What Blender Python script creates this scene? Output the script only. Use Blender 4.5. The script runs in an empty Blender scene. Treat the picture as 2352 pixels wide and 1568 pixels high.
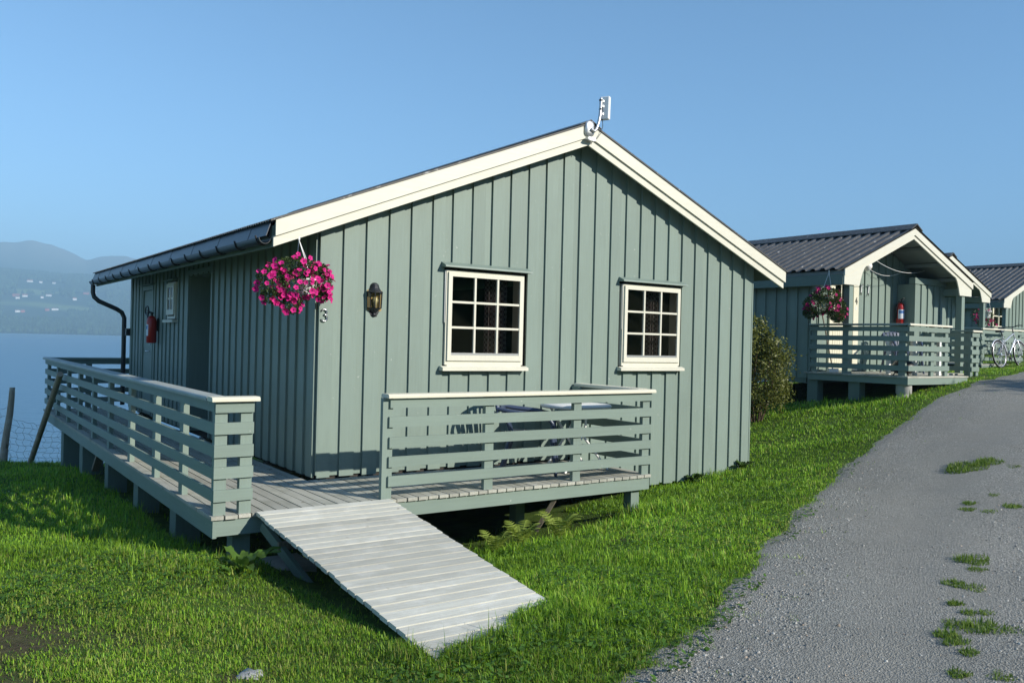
import bpy, math, random
import numpy as np
from mathutils import Vector, Matrix
random.seed(7); RNG = np.random.default_rng(7)
S = bpy.context.scene; COL = S.collection
PI = math.pi
def rad(a): return math.radians(a)
# ------------------------------------------------------------------ camera
CAM = Vector((-3.191, -7.825, 1.388)); YAW, PITCH, ROLL, FMM = 0.61333, -0.0003, 0.0243, 29.786
_fw = Vector((math.sin(YAW)*math.cos(PITCH), math.cos(YAW)*math.cos(PITCH), math.sin(PITCH)))
_r = Vector((math.cos(YAW), -math.sin(YAW), 0)); _u = _r.cross(_fw)
CR = math.cos(ROLL)*_r + math.sin(ROLL)*_u; CU = -math.sin(ROLL)*_r + math.cos(ROLL)*_u
cd = bpy.data.cameras.new('camera'); cam = bpy.data.objects.new('camera', cd); COL.objects.link(cam)
cam.matrix_world = Matrix(((CR.x, CU.x, -_fw.x, CAM.x), (CR.y, CU.y, -_fw.y, CAM.y), (CR.z, CU.z, -_fw.z, CAM.z), (0, 0, 0, 1)))
cd.sensor_width = 36; cd.lens = FMM; cd.clip_start = 0.05; cd.clip_end = 40000
S.camera = cam
def pray(u, v):                       # direction through a pixel of the 2352 x 1568 view
    f = FMM/36*2352
    return (u-1176)/f*CR - (v-784)/f*CU + _fw
# ------------------------------------------------------------------ sky, sun, exposure
SUN = Vector((0.50, -1.0, 0.57)).normalized()
SUN_EL = math.asin(SUN.z); SUN_AZ = math.atan2(SUN.x, SUN.y)
w = bpy.data.worlds.new('World'); S.world = w; w.use_nodes = True
nt = w.node_tree; bg = nt.nodes['Background']
sk = nt.nodes.new('ShaderNodeTexSky'); sk.sky_type = 'NISHITA'; sk.sun_disc = False
sk.sun_elevation = SUN_EL; sk.sun_rotation = SUN_AZ; sk.altitude = 2000; sk.air_density = 1.0; sk.dust_density = 0.0; sk.ozone_density = 3.0
tn = nt.nodes.new('ShaderNodeMix'); tn.data_type = 'RGBA'; tn.blend_type = 'MULTIPLY'; tn.inputs[0].default_value = 1; tn.inputs[7].default_value = (.80, 1.0, 1.05, 1)
nt.links.new(sk.outputs[0], tn.inputs[6]); nt.links.new(tn.outputs[2], bg.inputs[0]); bg.inputs[1].default_value = 0.148
sd = bpy.data.lights.new('sun', 'SUN'); sd.energy = 5.0; sd.angle = rad(0.53); sd.color = (1.0, 0.93, 0.82)
so = bpy.data.objects.new('sun', sd); COL.objects.link(so); so.location = (20, -40, 30)
so.rotation_euler = (-SUN).to_track_quat('-Z', 'Y').to_euler()
S.view_settings.view_transform = 'Standard'; S.view_settings.look = 'None'; S.view_settings.exposure = 0.40; S.view_settings.gamma = 1
S.render.engine = 'CYCLES'
# ------------------------------------------------------------------ materials
MATS = {}
class NT:
    def __init__(s, name):
        s.m = bpy.data.materials.new(name); s.m.use_nodes = True; s.t = s.m.node_tree; s.p = s.t.nodes['Principled BSDF']; s.out = s.t.nodes['Material Output']
    def n(s, ty, **kw):
        o = s.t.nodes.new(ty)
        for k, v in kw.items(): setattr(o, k, v)
        return o
    def l(s, a, b): s.t.links.new(a, b)
    def noise(s, vec, scale, detail=3, rough=.55, dist=0):
        o = s.n('ShaderNodeTexNoise'); o.inputs['Scale'].default_value = scale; o.inputs['Detail'].default_value = detail
        o.inputs['Roughness'].default_value = rough; o.inputs['Distortion'].default_value = dist
        if vec is not None: s.l(vec, o.inputs['Vector'])
        return o.outputs['Fac']
    def ramp(s, fac, pts):
        o = s.n('ShaderNodeValToRGB'); e = o.color_ramp.elements
        while len(e) < len(pts): e.new(.5)
        for k, (p, c) in zip(e, pts): k.position = p; k.color = (*c, 1) if len(c) == 3 else c
        s.l(fac, o.inputs[0]); return o.outputs[0]
    def mix(s, fac, a, b, mode='MIX'):
        o = s.n('ShaderNodeMix', data_type='RGBA', blend_type=mode); o.clamp_factor = True
        for sock, v in ((o.inputs[0], fac), (o.inputs[6], a), (o.inputs[7], b)):
            if isinstance(v, (int, float)): sock.default_value = v
            elif isinstance(v, tuple): sock.default_value = (*v, 1) if len(v) == 3 else v
            else: s.l(v, sock)
        return o.outputs[2]
    def math(s, op, a, b=None):
        o = s.n('ShaderNodeMath', operation=op)
        for sock, v in ((o.inputs[0], a), (o.inputs[1], b)):
            if v is None: continue
            if isinstance(v, (int, float)): sock.default_value = v
            else: s.l(v, sock)
        return o.outputs[0]
    def coord(s, scale=(1, 1, 1), rnd=True):
        tc = s.n('ShaderNodeTexCoord'); mp = s.n('ShaderNodeMapping'); mp.inputs['Scale'].default_value = scale
        s.l(tc.outputs['Object'], mp.inputs['Vector'])
        if rnd:
            oi = s.n('ShaderNodeObjectInfo'); cx = s.n('ShaderNodeCombineXYZ')
            k = s.math('MULTIPLY', oi.outputs['Random'], 57.0)
            for i in range(3): s.l(k, cx.inputs[i])
            s.l(cx.outputs[0], mp.inputs['Location'])
        return mp.outputs[0]
    def bump(s, h, strength=.3, dist=.01):
        o = s.n('ShaderNodeBump'); o.inputs['Strength'].default_value = strength; o.inputs['Distance'].default_value = dist
        s.l(h, o.inputs['Height']); s.l(o.outputs[0], s.p.inputs['Normal'])
    def base(s, c):
        i = s.p.inputs['Base Color']
        if isinstance(c, tuple): i.default_value = (*c, 1)
        else: s.l(c, i)
    def rough(s, r, spec=.5, metal=0):
        s.p.inputs['Roughness'].default_value = r; s.p.inputs['Specular IOR Level'].default_value = spec; s.p.inputs['Metallic'].default_value = metal
def grain(ax):
    return {'x': (3, 55, 55), 'y': (55, 3, 55), 'z': (55, 55, 3)}[ax]
def painted(name, c, ax, var=.16, chips=.0, rough=.55, spec=.35, obj_var=.12, bump=.25, blotch=2.2):
    k = NT(name); v = k.coord(grain(ax)); g = k.noise(v, 1.0, 5, .62)
    v2 = k.coord((1, 1, 1)); b = k.noise(v2, blotch, 4, .6)
    oi = k.n('ShaderNodeObjectInfo')
    f = k.math('ADD', k.math('MULTIPLY', k.math('SUBTRACT', g, .5), var*2.2), k.math('MULTIPLY', k.math('SUBTRACT', b, .5), var*1.6))
    f = k.math('ADD', f, k.math('MULTIPLY', k.math('SUBTRACT', oi.outputs['Random'], .5), obj_var))
    f = k.math('ADD', f, 1.0)
    col = k.mix(1.0, c, f, 'MULTIPLY')
    if chips:
        cc = k.noise(k.coord((26, 26, 26) if ax == 'n' else tuple(x*.55 for x in (14, 14, 14))), 3.0, 4, .7)
        mask = k.ramp(cc, [(.70, (0, 0, 0)), (.73, (1, 1, 1))])
        col = k.mix(k.math('MULTIPLY', mask, chips), col, (.62, .63, .58))
    k.base(col); k.rough(rough, spec); k.bump(g, bump, .002); MATS[name] = k.m; return k.m
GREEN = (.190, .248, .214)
for ax in 'xyz': painted('paint_'+ax, GREEN, ax, .12, .7, .5, .3, .10, .2, 1.4)
for ax in 'xyz': painted('cream_'+ax, (.61, .60, .50), ax, .10, 0, .45, .4, .05)
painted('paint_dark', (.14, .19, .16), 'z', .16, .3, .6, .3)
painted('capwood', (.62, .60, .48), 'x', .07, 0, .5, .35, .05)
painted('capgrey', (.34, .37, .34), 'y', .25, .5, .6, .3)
painted('cream2', (.66, .64, .50), 'z', .05, 0, .45, .4, .03)
def deckmat(name, c1, c2, c3, ax, bump=.5):
    k = NT(name); g = k.noise(k.coord(grain(ax)), 1.1, 6, .68); b = k.noise(k.coord((1, 1, 1)), 3.2, 5, .65)
    oi = k.n('ShaderNodeObjectInfo')
    col = k.mix(k.ramp(g, [(.3, (0, 0, 0)), (.7, (1, 1, 1))]), c1, c2)
    col = k.mix(k.ramp(b, [(.5, (0, 0, 0)), (.74, (.75, .75, .75))]), col, c3)
    kn = k.noise(k.coord(tuple(x*.35 for x in (9, 9, 9))), 2.6, 1, .3)
    col = k.mix(k.ramp(kn, [(.75, (0, 0, 0)), (.79, (.6, .6, .6))]), col, (.10, .085, .06))
    f = k.math('ADD', k.math('MULTIPLY', oi.outputs['Random'], .34), .83)
    k.base(k.mix(1.0, col, f, 'MULTIPLY')); k.rough(.8, .2); k.bump(g, bump, .003); MATS[name] = k.m
deckmat('deck', (.30, .30, .255), (.44, .44, .385), (.20, .21, .165), 'y')
deckmat('deck_x', (.30, .30, .255), (.44, .44, .385), (.20, .21, .165), 'x')
deckmat('ramp', (.40, .40, .35), (.56, .56, .49), (.66, .66, .60), 'x', .6)
deckmat('rawwood', (.16, .13, .095), (.28, .24, .19), (.33, .31, .27), 'z', .7)
deckmat('rawpost', (.30, .23, .17), (.50, .41, .32), (.58, .54, .48), 'z', .9)
def simple(name, c, rough=.5, spec=.5, metal=0, var=0, vs=8, bump=0, bs=40):
    k = NT(name)
    if var:
        n = k.noise(k.coord((1, 1, 1)), vs, 4, .6); f = k.math('ADD', k.math('MULTIPLY', k.math('SUBTRACT', n, .5), var*2), 1.0)
        k.base(k.mix(1.0, c, f, 'MULTIPLY'))
    else: k.base(c)
    k.rough(rough, spec, metal)
    if bump: k.bump(k.noise(k.coord((1, 1, 1)), bs, 3), bump, .004)
    MATS[name] = k.m; return k.m
def roofmat():
    k = NT('roof'); n = k.noise(k.coord((1, 1, 1)), 5, 4, .6); col = k.mix(n, (.045, .044, .042), (.105, .103, .098))
    fl = k.noise(k.coord((5, 26, 5)), 1.6, 4, .7); col = k.mix(k.ramp(fl, [(.60, (0, 0, 0)), (.68, (.85, .85, .85))]), col, (.36, .36, .35))  # whitish flecks in the base colour stand in for roof highlights and lichen
    k.base(col); k.rough(.42, .3); k.bump(k.noise(k.coord((1, 1, 1)), 9, 3), .35, .004); MATS['roof'] = k.m
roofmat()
simple('gutter', (.018, .024, .026), .35, .5, 0, .2, 6)
simple('flashing', (.05, .06, .075), .4, .5, .3, .25, 5)
simple('soffit', (.10, .125, .11), .7, .2, 0, .15, 4)
simple('soffit_metal', (.20, .23, .22), .5, .4, .2, .15, 4)
simple('interior', (.05, .045, .04), .9, .1)
simple('black_plastic', (.012, .013, .015), .4, .5, 0, .1)
simple('lamp_metal', (.02, .022, .026), .45, .5, .3, .35, 30, .5, 60)
simple('white_plastic', (.78, .79, .78), .35, .5, 0, .05)
simple('blue_plastic', (.045, .065, .115), .35, .5, 0, .12)
simple('galv', (.50, .52, .53), .38, .5, .75, .3, 20)
simple('chrome', (.62, .62, .60), .22, .5, .95)
simple('alu', (.62, .64, .65), .3, .5, .8)
simple('red', (.40, .022, .018), .3, .5, 0, .1)
simple('concrete', (.36, .36, .34), .9, .2, 0, .25, 9, .6, 50)
simple('label_white', (.75, .78, .82), .5, .3)
simple('label_blue', (.10, .22, .50), .5, .3)
simple('steel_wire', (.40, .42, .40), .5, .4, .5)
simple('rubber', (.02, .02, .02), .8, .2)
simple('bike_silver', (.62, .63, .66), .28, .5, .6)
simple('bulb', (.80, .72, .50), .3, .5)
simple('brass', (.30, .22, .10), .4, .5, .6)
simple('rock', (.34, .34, .33), .9, .2, 0, .3, 12, .7, 30)
simple('bark', (.09, .065, .045), .9, .1, 0, .35, 20, .8, 40)
simple('house_white', (.78, .77, .74), .7, .2); simple('house_red', (.42, .12, .09), .7, .2); simple('house_roof', (.10, .07, .06), .7, .2); simple('house_roof2', (.26, .10, .07), .7, .2)
simple('petal_throat', (.17, .01, .09), .6, .2)
def leafmat(name, c, var=.35, trans=.35, attr=None, rough=.45, spec=.35, hue=None):
    k = NT(name); oi = k.n('ShaderNodeObjectInfo')
    if attr:
        a = k.n('ShaderNodeAttribute', attribute_name=attr); col = a.outputs['Color']
    else:
        n = k.noise(k.coord((1, 1, 1)), 21, 2, .6); f = k.math('ADD', k.math('MULTIPLY', k.math('SUBTRACT', n, .5), var*2.4), 1.0)
        f = k.math('ADD', f, k.math('MULTIPLY', k.math('SUBTRACT', oi.outputs['Random'], .5), var))
        col = k.mix(1.0, c, f, 'MULTIPLY')
    k.base(col); k.rough(rough, spec)
    tr = k.n('ShaderNodeBsdfTranslucent'); mx = k.n('ShaderNodeMixShader'); mx.inputs[0].default_value = trans
    k.l(k.mix(.5, col, (1.0, 1.0, .55), 'MULTIPLY'), tr.inputs[0]); k.l(k.p.outputs[0], mx.inputs[1]); k.l(tr.outputs[0], mx.inputs[2]); k.l(mx.outputs[0], k.out.inputs[0])
    MATS[name] = k.m; return k.m
leafmat('grassblade', None, attr='col', trans=.38, rough=.5, spec=.3)
leafmat('leaf', (.06, .115, .022)); leafmat('leaf_fern', (.26, .34, .06), .3, .4); leafmat('leaf_dock', (.10, .19, .03), .2, .4)
leafmat('leaf_shrub', (.12, .135, .03), .6, .3); leafmat('leaf_petunia', (.06, .10, .025), .4, .3)
leafmat('petal', (.66, .022, .24), .14, .28, None, .6, .2); leafmat('petal2', (.42, .012, .13), .25, .28, None, .6, .2)
leafmat('conifer', (.022, .042, .018), .5, .1); leafmat('far_leaf', None, attr='col', trans=.1, rough=.8, spec=.1)
def glass():
    k = NT('glass'); gl = k.n('ShaderNodeBsdfGlossy'); gl.inputs['Roughness'].default_value = .01; tr = k.n('ShaderNodeBsdfTransparent'); tr.inputs[0].default_value = (.80, .84, .82, 1)
    fr = k.n('ShaderNodeFresnel'); fr.inputs[0].default_value = 1.5; mx = k.n('ShaderNodeMixShader'); k.l(k.math('MULTIPLY', fr.outputs[0], 1.3), mx.inputs[0])
    k.l(tr.outputs[0], mx.inputs[1]); k.l(gl.outputs[0], mx.inputs[2]); k.l(mx.outputs[0], k.out.inputs[0]); MATS['glass'] = k.m
glass()
def amber():
    k = NT('amber'); gl = k.n('ShaderNodeBsdfGlossy'); gl.inputs['Roughness'].default_value = .08; tr = k.n('ShaderNodeBsdfTransparent'); tr.inputs[0].default_value = (.84, .82, .68, 1)
    mx = k.n('ShaderNodeMixShader'); mx.inputs[0].default_value = .12; k.l(tr.outputs[0], mx.inputs[1]); k.l(gl.outputs[0], mx.inputs[2]); k.l(mx.outputs[0], k.out.inputs[0]); MATS['amber'] = k.m
amber()
def checked():
    k = NT('curtain'); tc = k.coord((1, 1, 1), False)
    c = k.n('ShaderNodeTexChecker'); c.inputs['Scale'].default_value = 34; c.inputs[1].default_value = (.22, .19, .18, 1); c.inputs[2].default_value = (.09, .05, .055, 1)
    k.l(tc, c.inputs[0]); k.base(c.outputs[0]); k.rough(.9, .1); MATS['curtain'] = k.m
checked()
# ------------------------------------------------------------------ mesh helpers
class MB:
    def __init__(s): s.v = []; s.f = []; s.sm = []
    def add(s, vs, fs, smooth=False):
        o = len(s.v); s.v += [tuple(v) for v in vs]; s.f += [tuple(i+o for i in f) for f in fs]; s.sm += [smooth]*len(fs); return s
    def box(s, x0, x1, y0, y1, z0, z1):
        return s.add([(x0,y0,z0),(x1,y0,z0),(x1,y1,z0),(x0,y1,z0),(x0,y0,z1),(x1,y0,z1),(x1,y1,z1),(x0,y1,z1)],
                     [(0,3,2,1),(4,5,6,7),(0,1,5,4),(1,2,6,5),(2,3,7,6),(3,0,4,7)])
    def prism(s, poly, axis, a, b):          # 2D polygon (ccw) extruded along an axis
        n = len(poly)
        def P(p, t): return {'y': (p[0], t, p[1]), 'x': (t, p[0], p[1]), 'z': (p[0], p[1], t)}[axis]
        vs = [P(p, a) for p in poly]+[P(p, b) for p in poly]
        return s.add(vs, [tuple(range(n)), tuple(range(2*n-1, n-1, -1))]+[(i, i+n, (i+1) % n+n, (i+1) % n) for i in range(n)])
    def beam(s, p, q, wd, ht, up=(0, 0, 1)):   # a bar from p to q
        p, q = Vector(p), Vector(q); d = (q-p).normalized(); x = d.cross(Vector(up))
        if x.length < 1e-4: x = d.cross(Vector((1, 0, 0)))
        x.normalize(); z = x.cross(d); vs = []
        for c in (p, q):
            for a, b in ((-1, -1), (1, -1), (1, 1), (-1, 1)): vs.append(c+x*a*wd/2+z*b*ht/2)
        return s.add(vs, [(0,1,2,3),(7,6,5,4),(0,4,5,1),(1,5,6,2),(2,6,7,3),(3,7,4,0)])
    def tube(s, path, r, n=8, cap=True, close=False):
        path = [Vector(p) for p in path]; m = len(path); rr = r if hasattr(r, '__len__') else [r]*m; vs = []; ref = None
        for i, p in enumerate(path):
            if close: d = path[(i+1) % m]-path[i-1]
            else: d = path[min(i+1, m-1)]-path[max(i-1, 0)]
            d = d.normalized() if d.length > 1e-9 else Vector((0, 0, 1))
            if ref is None: ref = d.orthogonal().normalized()
            x = ref-d*ref.dot(d)
            if x.length < 1e-4: x = d.orthogonal()
            x.normalize(); ref = x; y = d.cross(x)
            for k in range(n):
                t = 2*PI*k/n; vs.append(p+(x*math.cos(t)+y*math.sin(t))*rr[i])
        fs = []
        for i in range(m if close else m-1):
            j = (i+1) % m
            for k in range(n): fs.append((i*n+k, i*n+(k+1) % n, j*n+(k+1) % n, j*n+k))
        s.add(vs, fs, True)
        if cap and not close: s.add(vs[:n], [tuple(range(n-1, -1, -1))]); s.add(vs[-n:], [tuple(range(n))])
        return s
    def lathe(s, prof, c=(0, 0, 0), n=16, a0=0, a1=2*PI, smooth=True):
        c = Vector(c); full = abs(a1-a0-2*PI) < 1e-6; k = n if full else n+1; vs = []
        for r, z in prof:
            for i in range(k):
                t = a0+(a1-a0)*i/n; vs.append(c+Vector((r*math.cos(t), r*math.sin(t), z)))
        fs = []
        for j in range(len(prof)-1):
            for i in range(n):
                i2 = (i+1) % k
                fs.append((j*k+i, j*k+i2, (j+1)*k+i2, (j+1)*k+i))
        return s.add(vs, fs, smooth)
    def mesh(s, name, mat):
        me = bpy.data.meshes.new(name); me.from_pydata(s.v, [], s.f)
        me.polygons.foreach_set('use_smooth', s.sm); me.materials.append(MATS[mat]); me.update(); return me
    def build(s, name, mat, parent=None, loc=None, rot=None):
        return ob(name, s.mesh(name, mat), parent, loc, rot)
def ob(name, me, parent=None, loc=None, rot=None):
    o = bpy.data.objects.new(name, me); COL.objects.link(o)
    if parent is not None: o.parent = parent
    if loc is not None: o.location = loc
    if rot is not None: o.rotation_euler = rot
    return o
def tag(o, label=None, cat=None, group=None, kind=None):
    for k, v in (('label', label), ('category', cat), ('group', group), ('kind', kind)):
        if v: o[k] = v
    return o
def thing(name, label, cat, loc=(0, 0, 0), rz=0, group=None):
    o = bpy.data.objects.new(name, None); COL.objects.link(o); o.location = loc; o.rotation_euler = (0, 0, rz); o.empty_display_size = .2
    return tag(o, label, cat, group)
def bulk(name, verts, faces_tri, mat, colors=None, parent=None, smooth=False):
    me = bpy.data.meshes.new(name); nv = len(verts); nf = len(faces_tri)
    me.vertices.add(nv); me.vertices.foreach_set('co', np.asarray(verts, np.float32).ravel())
    me.loops.add(nf*3); me.loops.foreach_set('vertex_index', np.asarray(faces_tri, np.int32).ravel())
    me.polygons.add(nf); me.polygons.foreach_set('loop_start', np.arange(0, nf*3, 3, dtype=np.int32))
    if smooth: me.polygons.foreach_set('use_smooth', np.ones(nf, bool))
    if colors is not None:
        a = me.color_attributes.new('col', 'FLOAT_COLOR', 'POINT'); c = np.ones((nv, 4), np.float32); c[:, :3] = colors; a.data.foreach_set('color', c.ravel())
    me.materials.append(MATS[mat]); me.update(calc_edges=True)
    return ob(name, me, parent)
def jit(a): return random.uniform(-a, a)
# ------------------------------------------------------------------ terrain
CP = np.array([(-3.2,-7.8,-.25),(-.99,-3.9,-.29),(.22,-3.55,-.245),(.40,-4.0,-.25),(3.15,-1.2,-.42),(6.4,0,-.27),(4.8,0,-.46),(1.6,-.9,-.68),(0,0,-.74),(1.3,-1.7,-.50),(.35,-1.4,-.58),(2.6,-.8,-.60),(-1.25,-1.55,-.30),(-1.15,-2.6,-.33),(-.4,-2.,-.46),(-1.3,1.9,-.52),(-1.3,3.6,-.58),(-1.3,5.4,-.62),(-1.3,7.2,-.80),(-2.,9.7,-1.0),(-1.4,9.2,-1.0),(0,8.6,-1.05),(6.4,8.6,-.8),
 (10.7,2.07,.35),(10.7,1.17,.46),(10.7,.13,.58),(12.6,-.1,.84),(10.7,7,-.2),(15,1.,.95),(18.6,4.3,.95),(18.9,2.3,1.02),(26,5,1.5),(24,2,1.4),
 (-2.4,4.4,-.60),(-6,-4,-.6),(-9,0,-1.0),(-7,6,-1.1),(-5,9.5,-1.25),(-14,-8,-1.2),(-6,-9,-.5),
 (3,-5,-.22),(5,-3,-.2),(8,-2.2,.1),(6,-7.5,-.05),(12,-4,.55),(18,-2,1.1),(12,-9,.7),
 (-2,14,-2.2),(10,14,-1.4),(25,14,-.4),(-10,14,-2.4),
 (-30,-8,-3),(-30,25,-7),(0,35,-6.5),(30,30,-4.5),(60,25,-2),(60,-10,5),(30,-10,2.6),(0,-30,2.5),(-30,-30,0),(30,-30,6),(0,75,-15),(70,75,-14),(-70,75,-15),(-70,0,-9),(70,-70,14),(-70,-70,2)])
def _U(r2): return np.where(r2 > 1e-12, r2*np.log(np.maximum(r2, 1e-12)), 0)
_n = len(CP); _A = np.zeros((_n+3, _n+3)); _A[:_n, :_n] = _U(((CP[:, None, :2]-CP[None, :, :2])**2).sum(-1))+.03*np.eye(_n)
_A[:_n, _n] = 1; _A[:_n, _n+1:] = CP[:, :2]; _A[_n:, :_n] = _A[:_n, _n:].T
_W = np.linalg.solve(_A, np.r_[CP[:, 2], 0, 0, 0])
def H(x, y):
    x = np.asarray(x, float); y = np.asarray(y, float); r = _W[_n]+_W[_n+1]*x+_W[_n+2]*y
    for i in range(_n): r = r+_W[i]*_U((x-CP[i, 0])**2+(y-CP[i, 1])**2)
    return r+.012*np.sin(x*2.7+1.3*np.sin(y*1.9))*np.cos(y*2.3+x)+.008*np.sin(x*6.1+y*4.7)
def h1(x, y): return float(H(x, y))
def wave(x, y, s):                        # cheap smooth noise, -1..1
    return (np.sin(x*s+1.7*np.sin(y*s*.7+.4))+np.sin(y*s*1.3+1.1*np.sin(x*s*.9+2.))+np.sin((x+y)*s*.61+.8)) / 3
RL = [(-9.5,-11.2),(-6,-9.0),(-3.4,-7.1),(-1.6,-5.7),(-0.39,-4.86),(-0.07,-4.80),(0.49,-4.53),(1.12,-4.22),(1.89,-3.80),(3.67,-2.83),(4.98,-2.21),(6.83,-1.38),(8.04,-1.07),(9.20,-0.78),(10.41,-0.53),(11.70,-0.37),(13.40,-0.07),(15.12,0.21),(19,1.0),(24,2.0),(32,3.4),(45,5)]
RLX = np.array([p[0] for p in RL]); RLY = np.array([p[1] for p in RL])
def road_y(x): return np.interp(x, RLX, RLY)
def road_d(x, y):                         # >0 on the road (rough distance from its grassy edge)
    return (road_y(x)-y)*.88
BARE = [(-2.75, -2.62, .42, 1.0), (-1.84, -3.66, .17, .9), (2.1, -2.13, .20, .95), (-3.1, -3.2, .5, .9), (1.75, -2.35, .16, .5), (-2.2, -2.9, .25, .4)]
def build_ground():
    def axis(lo, hi, c0, c1, fine, n):
        a = list(np.arange(c0, c1, fine)); k = 1.0; p = c1; st = fine
        while p < hi: a.append(p); st *= 1.13; p += st
        a.append(hi); p = c0-fine; st = fine; b = []
        while p > lo: b.append(p); st *= 1.13; p -= st
        b.append(lo); return np.array(b[::-1]+a)
    xs = axis(-75, 75, -4, 21, .16, 0); ys = axis(-75, 80, -8, 10, .16, 0)
    X, Y = np.meshgrid(xs, ys); Z = H(X, Y); nx = len(xs); ny = len(ys)
    V = np.stack([X, Y, Z], -1).reshape(-1, 3)
    i = np.arange(nx-1)[None, :]+nx*np.arange(ny-1)[:, None]; i = i.ravel()
    F = np.concatenate([np.stack([i, i+1, i+nx+1], 1), np.stack([i, i+nx+1, i+nx], 1)])
    k = NT('ground'); v = k.coord((1, 1, 1), False); n = k.noise(v, 5, 6, .7); n2 = k.noise(v, .9, 4, .6)
    col = k.ramp(n, [(.3, (.035, .055, .014)), (.55, (.075, .13, .024)), (.75, (.10, .105, .045))])
    col = k.mix(k.ramp(n2, [(.5, (0, 0, 0)), (.75, (.5, .5, .5))]), col, (.07, .075, .03))
    soil = np.zeros(len(V))
    for bx, by, r, q in BARE: soil = np.maximum(soil, np.clip(1.5-np.hypot(V[:, 0]-bx, V[:, 1]-by)/r, 0, 1)*q)
    at = k.n('ShaderNodeAttribute', attribute_name='col'); sp = k.n('ShaderNodeSeparateColor'); k.l(at.outputs['Color'], sp.inputs[0])
    col = k.mix(k.math('MULTIPLY', sp.outputs[0], k.ramp(n, [(.3, (1, 1, 1)), (.7, (.55, .55, .55))])), col, k.ramp(k.noise(v, 22, 5, .7), [(.3, (.035, .026, .018)), (.7, (.115, .085, .06))]))
    k.base(col); k.rough(.95, .1); k.bump(k.noise(v, 60, 4, .7), .7, .03); MATS['ground'] = k.m
    tag(bulk('ground', V, F, 'ground', np.repeat(soil[:, None], 3, 1), smooth=True), kind='structure')
build_ground()
def build_road():
    ss = np.concatenate([np.arange(-9, -2, .4), np.arange(-2, 9, .10), np.arange(9, 20, .22), np.arange(20, 45, 1.0)])
    ts = np.concatenate([[-.25], np.arange(0, 4.6, .1), [4.9, 5.3]])
    X = np.repeat(ss[:, None], len(ts), 1); Y = road_y(X)-ts[None, :]/.88
    edge = wave(X, Y*0, 5.0)*.07+wave(X, X, 13.)*.035
    Y = Y+np.where(ts[None, :] <= 0.01, edge, 0)
    crown = .02+.03*np.sin(np.clip(ts, 0, 4.6)/4.6*PI)[None, :]
    rut = -.018*np.exp(-((ts[None, :]-1.0)/.35)**2)-.018*np.exp(-((ts[None, :]-2.7)/.35)**2)
    Z = H(X, Y)+crown+rut+.004*wave(X, Y, 9.); Z[:, 0] -= .06
    V = np.stack([X, Y, Z], -1).reshape(-1, 3); n = len(ts)
    T_ = np.repeat(ts[None, :], len(ss), 0)+.12*wave(X, X*.3, 1.1); RUT = (np.exp(-((T_-1.05)/.42)**2)+np.exp(-((T_-2.75)/.42)**2)).clip(0, 1)*(.75+.25*wave(X, Y, 1.7))
    i = (np.arange(n-1)[None, :]+n*np.arange(len(ss)-1)[:, None]).ravel()
    F = np.concatenate([np.stack([i, i+n+1, i+1], 1), np.stack([i, i+n, i+n+1], 1)])
    k = NT('gravel'); v = k.coord((1, 1, 1), False)
    vo = k.n('ShaderNodeTexVoronoi'); vo.inputs['Scale'].default_value = 85; k.l(v, vo.inputs['Vector'])
    vo2 = k.n('ShaderNodeTexVoronoi'); vo2.inputs['Scale'].default_value = 190; k.l(v, vo2.inputs['Vector'])
    sep = k.n('ShaderNodeSeparateColor'); k.l(vo.outputs['Color'], sep.inputs[0])
    sep2 = k.n('ShaderNodeSeparateColor'); k.l(vo2.outputs['Color'], sep2.inputs[0])
    st = k.math('ADD', k.math('MULTIPLY', sep.outputs[0], .5), k.math('MULTIPLY', sep2.outputs[0], .5))
    col = k.ramp(st, [(.05, (.105, .105, .095)), (.5, (.245, .245, .222)), (.95, (.43, .43, .39))])
    col = k.mix(k.ramp(k.noise(v, 1.3, 4, .6), [(.45, (0, 0, 0)), (.7, (.55, .55, .55))]), col, (.24, .238, .212))
    col = k.mix(1.0, col, k.math('ADD', k.math('MULTIPLY', k.math('SUBTRACT', k.noise(v, .55, 3, .5), .5), .5), 1.0), 'MULTIPLY')
    ra = k.n('ShaderNodeAttribute', attribute_name='col'); rs = k.n('ShaderNodeSeparateColor'); k.l(ra.outputs['Color'], rs.inputs[0])
    col = k.mix(k.math('MULTIPLY', rs.outputs[0], .62), col, k.ramp(k.noise(v, 130, 3, .7), [(.3, (.20, .198, .178)), (.7, (.29, .288, .26))]))
    k.base(col); k.rough(.9, .2); k.bump(k.math('ADD', vo.outputs['Distance'], k.math('MULTIPLY', vo2.outputs['Distance'], .5)), .8, .012); MATS['gravel'] = k.m
    tag(bulk('road', V, F, 'gravel', np.repeat(RUT.reshape(-1, 1), 3, 1), smooth=True), kind='structure')
build_road()
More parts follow.
